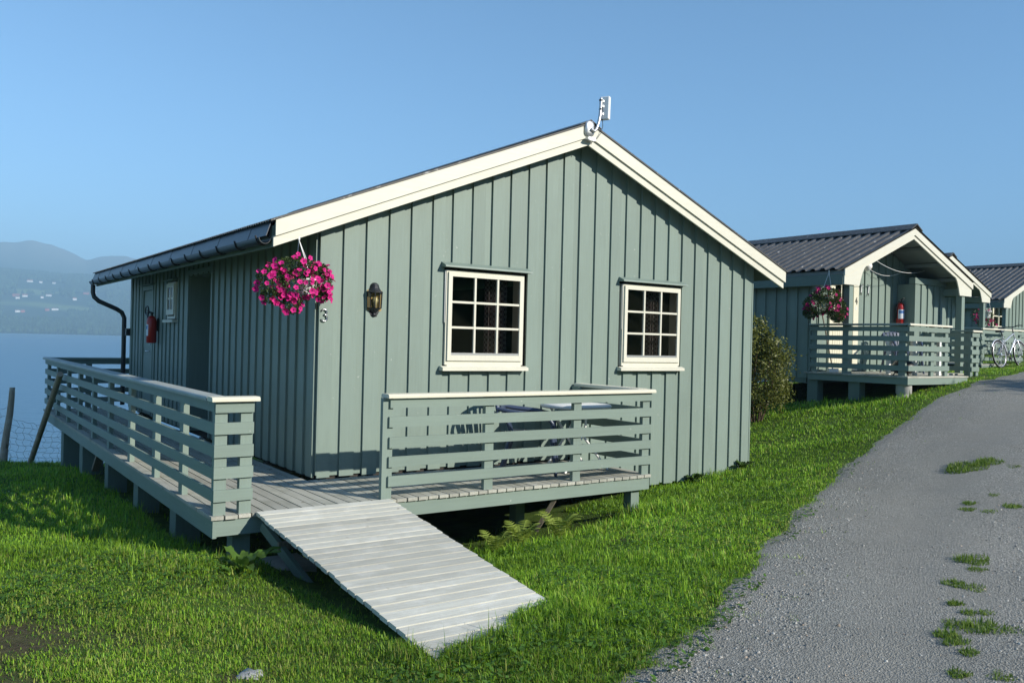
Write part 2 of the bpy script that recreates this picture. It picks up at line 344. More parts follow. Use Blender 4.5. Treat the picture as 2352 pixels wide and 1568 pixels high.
def build_gravel_stones():
    N = 42000; pts = []
    x = RNG.uniform(-2, 12, N*2); t = RNG.uniform(.02, 4.4, N*2); y = road_y(x)-t/.88
    d = np.hypot(x-CAM.x, y-CAM.y); keep = RNG.random(N*2) < np.clip((5.5/d)**1.7, 0, 1)*np.where((np.abs(t-1.0) < .45) | (np.abs(t-2.8) < .4), .35, 1)
    x, y, t, d = x[keep], y[keep], t[keep], d[keep]; n = len(x)
    z = H(x, y)+.02+.03*np.sin(np.clip(t, 0, 4.6)/4.6*PI)-.018*np.exp(-((t-1.0)/.35)**2)-.018*np.exp(-((t-2.7)/.35)**2)
    r = RNG.gamma(3., .0016, n)+.0025; r = np.clip(r*np.where((t < .5) | (t > 3.1) | (np.abs(t-1.9) < .35), 1.0, .75), .003, .015)
    dirs = np.array([(1,0,0),(-.5,.87,0),(-.5,-.87,0),(.25,.4,.8),(-.5,0,.75),(.3,-.5,.85)])
    a = RNG.uniform(0, 2*PI, n); c, s = np.cos(a), np.sin(a)
    sc = RNG.uniform(.55, 1.25, (n, 6))
    V = np.empty((n, 6, 3))
    for k in range(6):
        dx, dy, dz = dirs[k]
        V[:, k, 0] = x+r*sc[:, k]*(dx*c-dy*s); V[:, k, 1] = y+r*sc[:, k]*(dx*s+dy*c); V[:, k, 2] = z+r*sc[:, k]*dz*.8-.001
    T = np.array([(0,1,3),(1,4,3),(1,2,4),(2,5,4),(2,0,5),(0,3,5),(3,4,5)])
    F = (np.arange(n)[:, None, None]*6+T[None]).reshape(-1, 3)
    g = RNG.normal(.30, .085, n).clip(.09, .6); col = np.stack([g*1.01, g, g*.92], 1); br = RNG.random(n) < .06; col[br] *= np.array([1.15, .95, .8])
    k = NT('stone'); a_ = k.n('ShaderNodeAttribute', attribute_name='col'); k.base(a_.outputs['Color']); k.rough(.85, .25); MATS['stone'] = k.m
    tag(bulk('gravel_stones', V.reshape(-1, 3), F, 'stone', np.repeat(col, 6, 0)), 'loose grey gravel chips strewn over the track', 'gravel', kind='stuff')
build_gravel_stones()
# ------------------------------------------------------------------ grass
def blades(x, y, z, L, wd, col, bend=.45, lean=None):
    n = len(x); a = RNG.uniform(0, 2*PI, n); ca, sa = np.cos(a), np.sin(a)
    b = RNG.uniform(.05, bend, n)*L; px, py = -sa, ca
    V = np.empty((n, 5, 3)); lx = 0 if lean is None else lean[0]*L; ly = 0 if lean is None else lean[1]*L
    V[:, 0] = np.stack([x-px*wd/2, y-py*wd/2, z], 1); V[:, 1] = np.stack([x+px*wd/2, y+py*wd/2, z], 1)
    V[:, 2] = np.stack([x+ca*b*.35-px*wd*.4+lx*.4, y+sa*b*.35-py*wd*.4+ly*.4, z+L*.58], 1); V[:, 3] = np.stack([x+ca*b*.35+px*wd*.4+lx*.4, y+sa*b*.35+py*wd*.4+ly*.4, z+L*.58], 1)
    V[:, 4] = np.stack([x+ca*b+lx, y+sa*b+ly, z+np.sqrt(np.maximum(L*L-b*b, (L*.3)**2))], 1)
    T = np.array([(0,1,3),(0,3,2),(2,3,4)]); F = (np.arange(n)[:, None, None]*5+T[None]).reshape(-1, 3)
    return V.reshape(-1, 3), F, np.repeat(col, 5, 0)
def grass_field():
    N = 2600000
    # sample in view polar coordinates about the camera, a little wider than the frame
    az = RNG.uniform(rad(-20), rad(74), N); D = 2.8*(30/2.8)**RNG.random(N)**.93
    x = CAM.x+D*np.sin(az); y = CAM.y+D*np.cos(az)
    rd = road_d(x, y); en = wave(x, y, 5.)*.10+wave(x, y, 17.)*.07
    pr = np.clip(1-(rd-en+.08)/.12, 0, 1); tuft = wave(x, y, 14.)+.6*wave(x, y, 37.); pr = np.maximum(pr, np.where((rd < .62) & (tuft > .35+1.1*np.clip(rd, 0, 1)), .45, 0)); pr = pr*(.55+.45*np.clip(1.3+1.6*wave(x, y, 23.)+.8*wave(x, y, 51.), 0, 1))
    inside = ((x > 0) & (x < 6.4) & (y > .1) & (y < 8.6))
    under = ((x > -1.2) & (x < 3.2) & (y > -1.15) & (y < 9)) & ~inside
    pr = np.where(inside, 0, pr); pr = np.where(under, pr*.03, pr)
    cab2 = (x > 10.8) & (x < 14.6) & (y > .3); pr = np.where(cab2, 0, pr)
    hh = H(x, y); plane = (y+1.29)*.1074+.01; ramp = (x > -.96) & (x < .12) & (y > -4.14) & (y < -1.2) & (hh < plane-.004); pr = np.where(ramp, np.where(hh < plane-.10, pr*.06, 0), pr)
    far = (y > 10.3) | (x > 24); pr = np.where(far, 0, pr)
    for bx, by, r, k in BARE:
        q = np.hypot((x-bx), (y-by))/r+wave(x, y, 9.)*.3; pr = pr*(1-k*np.clip(1.25-q, 0, 1).clip(0, .98))
    keep = RNG.random(N) < pr; x, y, D, rd = x[keep], y[keep], D[keep], rd[keep]; n = min(len(x), 660000); x, y, D, rd = x[:n], y[:n], D[:n], rd[:n]
    z = H(x, y)-.004
    patch = wave(x, y, 1.1); fine = wave(x, y, 6.)
    short = np.clip(1-(x+1.2)/1.6, 0, 1)*np.clip((-y-.3)/1.5, 0, 1)       # the trodden lawn at the near left
    mid = wave(x, y, 2.6); dry = np.clip(.14+.22*patch+.25*mid+.2*fine+.45*short+np.clip((rd+.35)*1.2, 0, .5), 0, .95)
    L = RNG.gamma(6, .0062, n)*(1-.40*short)*(1+.4*fine)*(1+.35*wave(x, y, 23.))
    shade_tall = ((x > -2.0) & (x < -1.0) & (y > -1.9) & (y < 9.6)) | ((x > .1) & (x < 3.6) & (y > -1.75) & (y < -.8)) | ((np.abs(x+.45) < .68) & (y > -4.2) & (y < -3.75)) | ((x > 4.2) & (x < 6.6) & (y > -.35) & (y < .1)) | ((x > 9.5) & (x < 10.9) & (y > -.1) & (y < 3)) | (y > 9.0)
    L = L*np.clip(1.12-.018*D, .7, 1.05); L = np.where(shade_tall, L*RNG.uniform(1.0, 2.2, n), L); L = np.clip(L, .010, .17); L = np.where((rd > -.2) & (rd < .5), L*.75, L)
    wd = np.clip(.0019+.00058*D, .003, .014)*RNG.uniform(.6, 1.35, n)
    g1 = np.array([.16, .34, .022]); g2 = np.array([.31, .50, .040]); g3 = np.array([.36, .31, .11]); g4 = np.array([.06, .17, .026])
    t = RNG.random(n)[:, None]; col = g1*(1-t)+g2*t
    m = RNG.random(n) < dry*.55; col[m] = col[m]*.42+g3*.58; m = RNG.random(n) < .18; col[m] = g4
    col *= RNG.uniform(.65, 1.35, n)[:, None]*(1+.20*patch[:, None]+.26*mid[:, None]-.10*short[:, None])
    V, F, C = blades(x, y, z, L, wd, col, .95)
    tag(bulk('lawn_grass', V, F, 'grassblade', C), 'green lawn grass around the cabin and beside the track', 'grass', kind='stuff')
    # broad leaf ground plants (clover, dock seedlings) among the blades near the track
    n = 42000; az = RNG.uniform(rad(0), rad(74), n); D = RNG.uniform(3.2, 12, n); x = CAM.x+D*np.sin(az); y = CAM.y+D*np.cos(az); rd = road_d(x, y)
    keep = (rd < .12) & (((rd > -1.3) & (wave(x, y, 3.) > -.1)) | (wave(x, y, 2.1) > .30)) & ~((x > -1.1) & (x < .3) & (y > -4.0)) & ~((x > -1.4) & (y > -1.4) & (x < 6.5)); x, y = x[keep], y[keep]; n = len(x); z = H(x, y)+RNG.uniform(.02, .06, n)
    r = RNG.uniform(.008, .022, n); a = RNG.uniform(0, 2*PI, n); tilt = RNG.uniform(-.6, .6, (n, 2)); V = np.empty((n, 4, 3))
    for k, (p, q) in enumerate(((-1, 0), (0, -.6), (1, 0), (0, .6))):
        dx = r*(p*np.cos(a)-q*np.sin(a)); dy = r*(p*np.sin(a)+q*np.cos(a)); V[:, k] = np.stack([x+dx, y+dy, z+dx*tilt[:, 0]+dy*tilt[:, 1]], 1)
    F = (np.arange(n)[:, None, None]*4+np.array([(0, 1, 2), (0, 2, 3)])[None]).reshape(-1, 3)
    col = np.array([.07, .15, .022])*RNG.uniform(.7, 1.5, n)[:, None]
    tag(bulk('clover', V.reshape(-1, 3), F, 'grassblade', np.repeat(col, 4, 0)), 'small round-leaved weeds and clover scattered through the lawn', 'weeds', kind='stuff')
grass_field()
WEEDS = [(7.04,-2.7),(7.41,-2.79),(7.35,-3.11),(5.54,-3.52),(5.16,-3.68),(5.19,-3.87),(5.59,-3.91),(3.36,-4.63),(3.11,-4.78),(2.66,-4.85),(2.67,-4.98),(2.14,-5.12),(2.03,-5.26),(2.11,-5.32),(1.77,-5.32),(1.83,-5.44),(1.54,-5.38),(1.46,-5.47),(1.93,-5.56),(1.35,-5.6),(1.05,-5.7),(1.18,-5.84),(5.93,-3.56)]
WR = [.30,.22,.10,.09,.10,.10,.13,.16,.09,.10,.10,.06,.06,.06,.11,.16,.09,.09,.10,.06,.07,.08,.07]
WL = ['large tuft of weeds on the track nearest the second cabin','spreading weed tuft beside the farthest large tuft on the track','small weed tuft at the right frame edge, far along the track','thin weed tuft alone in the middle stretch of the track','small flat weed tuft, leftmost in the middle stretch of the track','round green weed tuft in the middle stretch of the track','dark weed tuft by the right edge in the middle stretch of track','wide dark weed tuft heading the near row of tufts','pale weed tuft just below the wide dark one','bright clump, left one of a pair on the near track','bright clump, right one of a pair on the near track','tiny tuft, left, between the pair and the biggest near clump','tiny tuft just above the biggest near clump','tiny tuft to the right above the biggest near clump','left half of the biggest near weed clump','biggest near weed clump on the gravel track','leafy tuft below left of the biggest near clump','yellow green tuft below the leafy left one','flat tuft by the right edge beside the biggest clump','tiny lone tuft on the near track','small tuft near the bottom edge of the photo','bottommost weed tuft in the lower right corner','speck of weed between the middle tufts and the far ones']
def weed(x, y, r, label):
    t = thing('weed_tuft', label, 'weed tuft', (x, y, h1(x, y)+.03), 0, 'weed tufts in the gravel track')
    n = int(110+r*2000); a = RNG.uniform(0, 2*PI, n); q = r*np.sqrt(RNG.random(n))*(.6+.4*np.abs(np.sin(a*1.5+x*9))); px = q*np.cos(a)*1.15; py = q*np.sin(a)*.8
    px, py = px*.9-py*.3, py+px*.2
    pz = H(x+px, y+py)-h1(x, y)-.012; L = RNG.uniform(.015, .05, n)*(1+.5*(r > .12)); D = math.hypot(x-CAM.x, y-CAM.y)
    tt = RNG.random(n)[:, None]; col = np.array([.09, .18, .02])*(1-tt)+np.array([.20, .28, .05])*tt
    V, F, C = blades(px, py, pz, L, np.full(n, .003+.0007*D), col, .95); bulk('blades', V, F, 'grassblade', C, t)
for (x, y), r, lb in zip(WEEDS, WR, WL): weed(x, y, r, lb)
# ------------------------------------------------------------------ main cabin
AX, SL = 3.2, .402                                 # ridge position and roof slope
def low(x): return 3.70-SL*abs(x-AX)               # lower edge of the barge boards
PIT, OVW, WX, WY = .25, .155, 6.41, 8.64
cabin = thing('cabin', 'large green board-clad cabin with cream barge boards and two gridded windows, nearest the camera', 'cabin')
WINS = [(1.41, 2.43, 1.10, 2.16), (3.94, 4.95, 1.10, 2.16)]
def gable_board(x0, x1, y0, y1, name, zb, mat='paint_z', par=cabin, lowf=low, top=.10):
    cuts = [zb]
    for a, b, c, d in WINS:
        if x1 > a+.004 and x0 < b-.004 and par is cabin: cuts += [c, d]
    cuts.append(None)
    for i in range(0, len(cuts), 2):
        z0 = cuts[i]; z1 = cuts[i+1]
        xs = [x0, x1] if not (x0 < AX < x1) else [x0, AX, x1]
        poly = [(x0, z0), (x1, z0)]+([(x, lowf(x)+top) for x in reversed(xs)] if z1 is None else [(x1, z1), (x0, z1)])
        MB().prism(poly, 'y', y0, y1).build(name, mat, par)
for i in range(26):
    x0 = PIT*i; e = jit(.004)
    zb = .016 if x0 < 3.1 else -.40
    x1 = min(x0+OVW+jit(.006), WX)
    gable_board(x0+(.018 if i == 0 else e), x1, -.024+jit(.001), 0, 'cladding_board', zb+jit(.006))
    a, b = x0+OVW-.03, min(x0+PIT+.03, WX-.03)
    if b > a: gable_board(a, b, -.001, .02, 'under_board', zb+.012)
MB().box(.004, .016, -.027, .02, .04, 2.5).build('corner_trim', 'paint_z', cabin)
MB().box(WX-.01, WX+.012, -.03, .05, -.40, 2.5).build('corner_trim', 'paint_z', cabin)
# left wall (eave side): openings y ranges
LO = [(3.57, 4.69, 0, 2.20), (5.33, 5.86, 1.58, 2.17), (6.88, 7.64, 0, 2.16)]
def side_board(y0, y1, x0, x1, name, mat='paint_z'):
    cuts = [.016]
    for a, b, c, d in LO:
        if y1 > a+.004 and y0 < b-.004:
            if c == 0: cuts = [d]
            else: cuts += [c, d]
    cuts.append(2.46)
    for i in range(0, len(cuts), 2): MB().box(x0, x1, y0, y1, cuts[i], cuts[i+1]).build(name, mat, cabin)
i = 0
while PIT*i < WY-.02:
    y0 = PIT*i+.012; y1 = min(y0+OVW, WY)
    segs = [(y0, y1)]
    for a, b, c, d in LO:
        if c == 0 or True:
            ns = []
            for p, q in segs:
                if p < a < q: ns += [(p, a), (a, q)]
                elif p < b < q: ns += [(p, b), (b, q)]
                else: ns.append((p, q))
            segs = ns
    for p, q in segs: side_board(p, q, -.024+jit(.001), 0, 'cladding_board')
    p, q = y1-.02, min(y0+PIT+.02, WY)
    segs = [(p, q)]
    for a, b, c, d in LO:
        ns = []
        for s0, s1 in segs:
            if s0 < a < s1: ns += [(s0, a), (a, s1)]
            elif s0 < b < s1: ns += [(s0, b), (b, s1)]
            else: ns.append((s0, s1))
        segs = ns
    if q > p:
        for s0, s1 in segs: side_board(s0, s1, -.001, .02, 'under_board')
    i += 1
MB().box(-.03, .02, WY-.12, WY+.012, .04, 2.46).build('corner_trim', 'paint_z', cabin)
# shell behind the boards (dark inside), with window holes
sh = MB(); zt = 2.42
def shell_wall(pts_x, y0, y1):
    xs = sorted(set([.03, 6.38]+[v for a, b, c, d in WINS for v in (a, b)]))
    for a, b in zip(xs[:-1], xs[1:]):
        hole = [w_ for w_ in WINS if abs(w_[0]-a) < 1e-6]
        for z0, z1 in ([(-.35, hole[0][2]), (hole[0][3], None)] if hole else [(-.35, None)]):
            m = [a, AX, b] if a < AX < b else [a, b]
            sh.prism([(a, z0), (b, z0)]+([(x, low(x)+.08) for x in reversed(m)] if z1 is None else [(b, z1), (a, z1)]), 'y', y0, y1)
shell_wall(None, .022, .12)
sh.box(.022, .10, .121, 3.55, .0, 2.45).box(.022, .10, 4.71, 5.33, 0, 2.45).box(.022, .10, 5.33, 5.86, 0, 1.58).box(.022, .10, 5.33, 5.86, 2.17, 2.45).box(.022, .10, 5.86, WY, 0, 2.45)
sh.box(6.30, 6.40, .121, WY, -.39, 2.45).box(.10, 6.30, WY-.1, WY-.005, 0, 2.45).box(.10, 6.30, .121, WY-.11, -.05, -.005)
sh.build('wall', 'interior', cabin)
MB().prism([(.12, -.06), (6.29, -.06), (6.29, -.051), (.12, -.051)], 'y', .13, WY-.2).build('floor_frame', 'rawwood', cabin)
for x in (.25, 3.2, 6.15):
    for y in (1.6, 4.3, 8.3): MB().box(x-.15, x+.15, y-.15, y+.15, h1(x, y)-.15, -.065).build('foundation_pier', 'concrete', cabin)
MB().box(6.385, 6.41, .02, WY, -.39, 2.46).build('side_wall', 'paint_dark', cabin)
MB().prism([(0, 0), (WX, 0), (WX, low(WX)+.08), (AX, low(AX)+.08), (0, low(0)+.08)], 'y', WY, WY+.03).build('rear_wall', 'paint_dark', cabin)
# entrance alcove
MB().box(.02, 1.1, 4.69, 4.72, 0, 2.2).box(.02, 1.1, 3.54, 3.57, 0, 2.2).box(.02, 1.1, 3.57, 4.69, 2.2, 2.23).build('alcove_lining', 'paint_z', cabin)
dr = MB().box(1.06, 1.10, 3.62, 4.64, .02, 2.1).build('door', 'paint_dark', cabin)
MB().tube([(1.03, 3.75, 1.05), (1.03, 3.87, 1.05)], .012, 6).build('handle', 'chrome', dr)
MB().box(-.034, .02, 3.50, 3.565, .03, 2.22).build('door_casing', 'paint_z', cabin); MB().box(-.034, .02, 4.695, 4.76, .03, 2.22).build('door_casing', 'paint_z', cabin)
MB().box(-.036, .02, 3.50, 4.76, 2.221, 2.28).build('door_casing', 'paint_y', cabin)
# store door
d2 = MB().box(-.012, .03, 6.93, 7.59, .03, 2.08).build('door', 'paint_z', cabin); d2['label'] = 'plain grey green side door'
for a, b, c, d in ((6.97, 7.55, 1.15, 1.98), (6.97, 7.55, .15, 1.0)): MB().box(-.02, -.012, a, b, c, d).build('door_panel', 'paint_z', d2)
MB().tube([(-.03, 7.02, 1.08), (-.07, 7.02, 1.08), (-.07, 7.14, 1.08)], .01, 6).build('handle', 'chrome', d2); MB().tube([(-.012, 7.02, 1.2), (-.03, 7.02, 1.2)], .022, 10).build('lock', 'chrome', d2)
for a, b, c, d in ((6.86, 6.925, .03, 2.16), (7.595, 7.66, .03, 2.16)): MB().box(-.034, .02, a, b, c, d).build('door_casing', 'paint_z', cabin)
MB().box(-.036, .02, 6.86, 7.66, 2.09, 2.159).build('door_casing', 'paint_y', cabin); MB().prism([(-.10, 2.165), (-.10, 2.175), (-.02, 2.20), (-.02, 2.165)], 'y', 6.80, 7.72).build('head_flashing', 'paint_y', cabin)
def ring(x0, x1, z0, z1, t, ya, yb, tb=None):
    tb = tb or t
    return MB().box(x0, x0+t, ya, yb, z0, z1).box(x1-t, x1, ya, yb, z0, z1).box(x0+t, x1-t, ya, yb, z1-t, z1).box(x0+t, x1-t, ya, yb, z0, z0+tb)
def window(x0, x1, z0, z1, label, curt, par=cabin, y=0):
    wd = ring(x0, x1, z0, z1, .045, y-.052, y+.10).build('window', 'cream_z', par); wd['label'] = label
    a0, a1, b0, b1 = x0+.02, x1-.02, z0+.045, z1-.02
    ring(a0, a1, b0, b1, .046, y-.072, y-.05, .06).build('sash', 'cream_z', wd)
    MB().box(a0+.046, a1-.046, y-.069, y-.040, b0+.0605, b0+.085).build('drip_rail', 'alu', wd)
    p0, p1, q0, q1 = a0+.046, a1-.046, b0+.085, b1-.046; m = .023
    for k in (1, 2):
        xm = p0+(p1-p0)*k/3; MB().box(xm-m/2, xm+m/2, y-.066, y-.040, q0, q1).build('muntin', 'cream_z', wd)
        zm = q0+(q1-q0)*k/3
        for j in range(3): MB().box(p0+(p1-p0)*j/3+(m/2 if j else 0), p0+(p1-p0)*(j+1)/3-(m/2 if j < 2 else 0), y-.064, y-.040, zm-m/2, zm+m/2).build('muntin', 'cream_x', wd)
    for i_ in range(3):
        for j in range(3):
            xa = p0+(p1-p0)*i_/3; xb = p0+(p1-p0)*(i_+1)/3; za = q0+(q1-q0)*j/3; zb = q0+(q1-q0)*(j+1)/3
            e1, e2, e3 = jit(.0022), jit(.0022), jit(.0022)
            MB().add([(xa, y-.045+e1, za), (xb, y-.045+e2, za), (xb, y-.045+e3, zb), (xa, y-.045+e1-e2+e3, zb)], [(0, 1, 2, 3)]).build('pane', 'glass', wd)
    MB().prism([(y-.105, z0-.062), (y-.105, z0-.03), (y-.052, z0-.012), (y-.026, z0-.012), (y-.026, z0-.062)], 'x', x0-.05, x1+.05).build('sill', 'cream_x', wd)
    MB().box(x0+.03, x1-.02, y-.05, y-.026, z0-.012, z0+.0).build('sill_batten', 'cream_x', wd)
    MB().prism([(y-.12, z1+.028), (y-.115, z1+.046), (y-.025, z1+.085), (y-.025, z1+.028)], 'x', x0-.05, x1+.07).build('head_flashing', 'paint_x', wd)
    MB().box(x0-.012, x0-.001, y-.045, y-.024, z0+.45, z1).build('stay_strip', 'alu', wd)
    c = MB(); n = 34
    for i_ in range(n):
        x = curt[0]+(curt[1]-curt[0])*i_/n; x2 = curt[0]+(curt[1]-curt[0])*(i_+1)/n; ya = y+.17+.03*math.sin(i_*1.1); yb = y+.17+.03*math.sin((i_+1)*1.1)
        c.add([(x, ya, z0), (x2, yb, z0), (x2, yb, z1), (x, ya, z1)], [(0, 1, 2, 3)], True)
    c.build('curtain', 'curtain', wd)
window(1.41, 2.43, 1.12, 2.13, 'left nine-pane window with a checked curtain', (2.05, 2.34))
window(3.94, 4.95, 1.12, 2.13, 'right nine-pane window', (4.5, 4.75))
# small side window
sw = MB().box(-.05, .1, 5.35, 5.39, 1.60, 2.15).box(-.05, .1, 5.80, 5.84, 1.60, 2.15).box(-.05, .1, 5.39, 5.80, 2.11, 2.15).box(-.05, .1, 5.39, 5.80, 1.60, 1.64).build('window', 'cream_z', cabin); sw['label'] = 'small cream side window'
MB().box(-.07, -.05, 5.37, 5.43, 1.66, 2.13).box(-.07, -.05, 5.76, 5.82, 1.66, 2.13).box(-.07, -.05, 5.43, 5.76, 2.07, 2.13).box(-.07, -.05, 5.43, 5.76, 1.66, 1.74).build('sash', 'cream_z', sw)
MB().box(-.065, -.045, 5.58, 5.605, 1.74, 2.07).build('muntin', 'cream_z', sw); MB().box(-.063, -.045, 5.43, 5.76, 1.895, 1.92).build('muntin', 'cream_y', sw)
for a, b in ((5.43, 5.58), (5.605, 5.76)):
    for c, d in ((1.74, 1.895), (1.92, 2.07)): MB().box(-.058, -.055, a, b, c, d).build('pane', 'glass', sw)
MB().box(-.10, -.026, 5.28, 5.91, 1.545, 1.585).build('sill', 'cream_y', sw); MB().prism([(-.11, 2.17), (-.11, 2.185), (-.026, 2.215), (-.026, 2.17)], 'y', 5.28, 5.91).build('head_flashing', 'paint_y', sw)
# barge boards: upper proud of lower
XL, XR = -.525, 6.86
def barge(x0, x1, o0, o1, ya, yb, name='barge_board'):
    MB().prism([(x0, low(x0)+o0), (x1, low(x1)+o0), (x1, low(x1)+o1), (x0, low(x0)+o1)], 'y', ya, yb).build(name, 'cream_x', cabin)
for x0, x1 in ((XL, AX), (AX, XR)):
    barge(x0, x1, 0, .098, -.200, -.176); barge(x0+(.012 if x0 < 0 else 0), x1+(.018 if x1 > 6 else 0), .092, .242, -.224, -.2005)
    barge(x0+.02, x1-.02, .098, .20, -.176, -.165, 'barge_backing')
for x0, x1 in ((XL+.02, AX), (AX, XR-.02)):
    barge(x0, x1, .02, .23, WY+.52, WY+.55)
# soffit, roof
def slope_slab(xa, xb, o0, o1, y0, y1): return MB().prism([(xa, low(xa)+o0), (xb, low(xb)+o0), (xb, low(xb)+o1), (xa, low(xa)+o1)], 'y', y0, y1)
slope_slab(XL+.03, AX, .11, .20, -.164, WY+.51).build('roof_deck', 'soffit', cabin); slope_slab(AX, XR-.03, .11, .20, -.164, WY+.51).build('roof_deck', 'soffit', cabin)
def corrugated(xe, y0, y1, lowf, off, par, pitch=.13, amp=.018, nx=2, axr=AX, name='roof_sheet', thick=.006):
    n = max(4, int((y1-y0)/pitch*8)); vs = []; fs = []
    for i_ in range(n+1):
        y = y0+(y1-y0)*i_/n; ph = ((y-y0)/pitch) % 1
        k = 1.0 if ph < .34 else (1-(ph-.34)/.12 if ph < .46 else (0 if ph < .88 else (ph-.88)/.12))
        for j in range(nx+1):
            x = xe+(axr-xe)*j/nx
            for t in (0, -thick): vs.append((x, y, lowf(x)+off+amp*k+t))
    m = (nx+1)*2
    for i_ in range(n):
        for j in range(nx):
            a = i_*m+j*2; f = (a, a+m, a+m+2, a+2); g = (a+1, a+3, a+m+3, a+m+1)
            if xe < axr: f, g = f[::-1], g[::-1]
            fs += [f, g]
        fs += [(i_*m, i_*m+1, i_*m+m+1, i_*m+m)]
    b = MB(); b.add(vs, fs); return b.build(name, 'roof', par)
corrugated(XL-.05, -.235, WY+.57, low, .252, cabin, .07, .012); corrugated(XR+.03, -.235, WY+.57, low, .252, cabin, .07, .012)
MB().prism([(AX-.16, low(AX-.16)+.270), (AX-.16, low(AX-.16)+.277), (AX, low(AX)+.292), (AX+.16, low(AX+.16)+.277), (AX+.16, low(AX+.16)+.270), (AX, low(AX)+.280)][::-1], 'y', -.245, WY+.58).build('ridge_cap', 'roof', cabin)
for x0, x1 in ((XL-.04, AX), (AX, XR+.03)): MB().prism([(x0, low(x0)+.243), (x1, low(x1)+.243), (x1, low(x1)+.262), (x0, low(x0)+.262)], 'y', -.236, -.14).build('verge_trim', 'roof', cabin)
# gutter, flashing, downpipe on the left eave
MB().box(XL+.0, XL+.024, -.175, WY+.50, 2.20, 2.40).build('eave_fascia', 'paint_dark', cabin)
nfl = 18
for i_ in range(nfl):
    ya = -.165+(WY+.67)*i_/nfl; yb = -.165+(WY+.67)*(i_+1)/nfl+.03; e = .003*(i_ % 2)
    MB().prism([(XL-.004-e, 2.45), (XL-.012-e, 2.45), (XL-.062-e, 2.30), (XL-.054-e, 2.30)], 'y', ya, yb).build('eave_flashing', 'flashing', cabin)
gx, gz, gr = XL-.068, 2.28, .056; g = MB(); prof = [(gx+gr*math.cos(t), gz+gr*math.sin(t)) for t in np.linspace(PI, 2*PI, 10)]
g.prism(prof+[(gx+(gr-.006)*math.cos(t), gz+(gr-.006)*math.sin(t)) for t in np.linspace(2*PI, PI, 10)], 'y', -.165, WY+.48); g.build('gutter', 'gutter', cabin)
for i_ in range(15):
    y = -.1+i_*.63; b = MB(); ps = [(gx+(gr+.005)*math.cos(t), y, gz+(gr+.005)*math.sin(t)) for t in np.linspace(PI, 2*PI, 9)]
    b.tube([(gx-.068, y, gz+.02)]+ps+[(gx+.07, y, gz+.10)], .009, 5).build('gutter_bracket', 'black_plastic', cabin)
dp = [(gx, 9.02, 2.22), (gx, 9.02, 2.08), (gx+.02, 9.0, 2.0), (gx+.09, 8.97, 1.93), (-.22, 8.9, 1.80), (-.13, 8.88, 1.74), (-.09, 8.86, 1.64), (-.09, 8.86, 1.2), (-.09, 8.86, .06)]
MB().tube(dp, .04, 10).build('downpipe', 'gutter', cabin)
MB().box(-.10, .0, 8.60, 8.72, 1.32, 1.45).build('pipe_bracket', 'black_plastic', cabin)
# house number 3
def stroke_number(paths, name, par, mat, y, r=.0085, depth=.012):
    b = MB()
    for pth in paths:
        b.tube([(x, y, z) for x, z in pth], r, 8)
    return b.build(name, mat, par)
c3 = (.052, 1.597); p3 = []
for t in np.linspace(160, -90, 14): p3.append((c3[0]+.027*math.cos(rad(t)), c3[1]+.031+.026*math.sin(rad(t))))
for t in np.linspace(90, -160, 16): p3.append((c3[0]+.031*math.cos(rad(t)), c3[1]-.027+.032*math.sin(rad(t))))
stroke_number([p3], 'house_number', cabin, 'chrome', -.038, .0085)['label'] = 'chrome figure three'
# ------------------------------------------------------------------ antenna on the ridge
an = thing('panel_antenna', 'white panel antenna on a bent galvanised pole at the gable peak', 'antenna', (3.2, -.225, 3.72))
MB().lathe([(.001, .0), (.055, .006), (.072, .03), (.07, .12), (.05, .15), (.001, .152)], (0, 0, 0), 16).build('mount_plate', 'galv', an, (-.02, -.012, .075), (0, 0, 0)).scale = (1, .42, 1.15)
MB().box(-.06, .05, -.05, 0, .02, .06).build('clamp', 'galv', an); MB().box(-.075, -.03, -.06, -.005, .03, .045).build('clamp', 'galv', an)
MB().tube([(-.03, -.05, .15), (.02, -.05, .13), (.055, -.045, .16), (.09, -.04, .24), (.115, -.035, .33), (.125, -.03, .40), (.132, -.03, .54)], .0185, 10).build('pole', 'galv', an)
for z in (.40, .505): MB().tube([(.128, -.03, z), (.13, -.03, z+.018)], .022, 10).build('strap', 'black_plastic', an)
pa = MB().box(-.030, .030, -.060, .060, -.137, .137).build('panel', 'white_plastic', an, (.196, -.03, .432), (0, rad(2.4), rad(28)))
bv = pa.modifiers.new('bevel', 'BEVEL'); bv.width = .012; bv.segments = 3
for z in (.36, .45, .51): MB().box(.145, .17, -.045, -.015, z-.012, z+.012).build('spacer', 'galv', an)
MB().tube([(.16, -.03, .30), (.168, -.03, .22), (.150, -.025, .14), (.09, -.02, .06), (.03, -.02, .03), (0, -.02, -.02)], .004, 5).build('cable', 'black_plastic', an)
# ------------------------------------------------------------------ deck
deck = thing('deck', 'grey plank deck wrapping two sides of the nearest cabin', 'deck')
DP = .104; DX0, DX1, DY0, DY1 = -1.335, 3.285, -1.285, 9.07
n_ = int(round((DX1-DX0)/DP)); dpp = (DX1-DX0)/n_
for k in range(n_):
    x0 = DX0+k*dpp+.003; x1 = x0+dpp-.012; y1 = DY1 if x1 < -.03 else -.03
    MB().box(x0, x1, DY0+jit(.006), y1, -.028, 0+jit(.0015)).build('deck_board', 'deck', deck)
MB().box(-1.313, 3.27, -1.262, -1.232, -.158, -.0285).build('fascia', 'paint_x', deck); MB().box(-1.316, -1.286, -1.265, 9.05, -.17, -.0285).build('fascia', 'paint_y', deck)
MB().box(3.24, 3.27, -1.231, -.03, -.158, -.0285).build('fascia', 'paint_y', deck); MB().box(-1.285, -.01, 9.02, 9.05, -.17, -.0285).build('fascia', 'paint_x', deck)
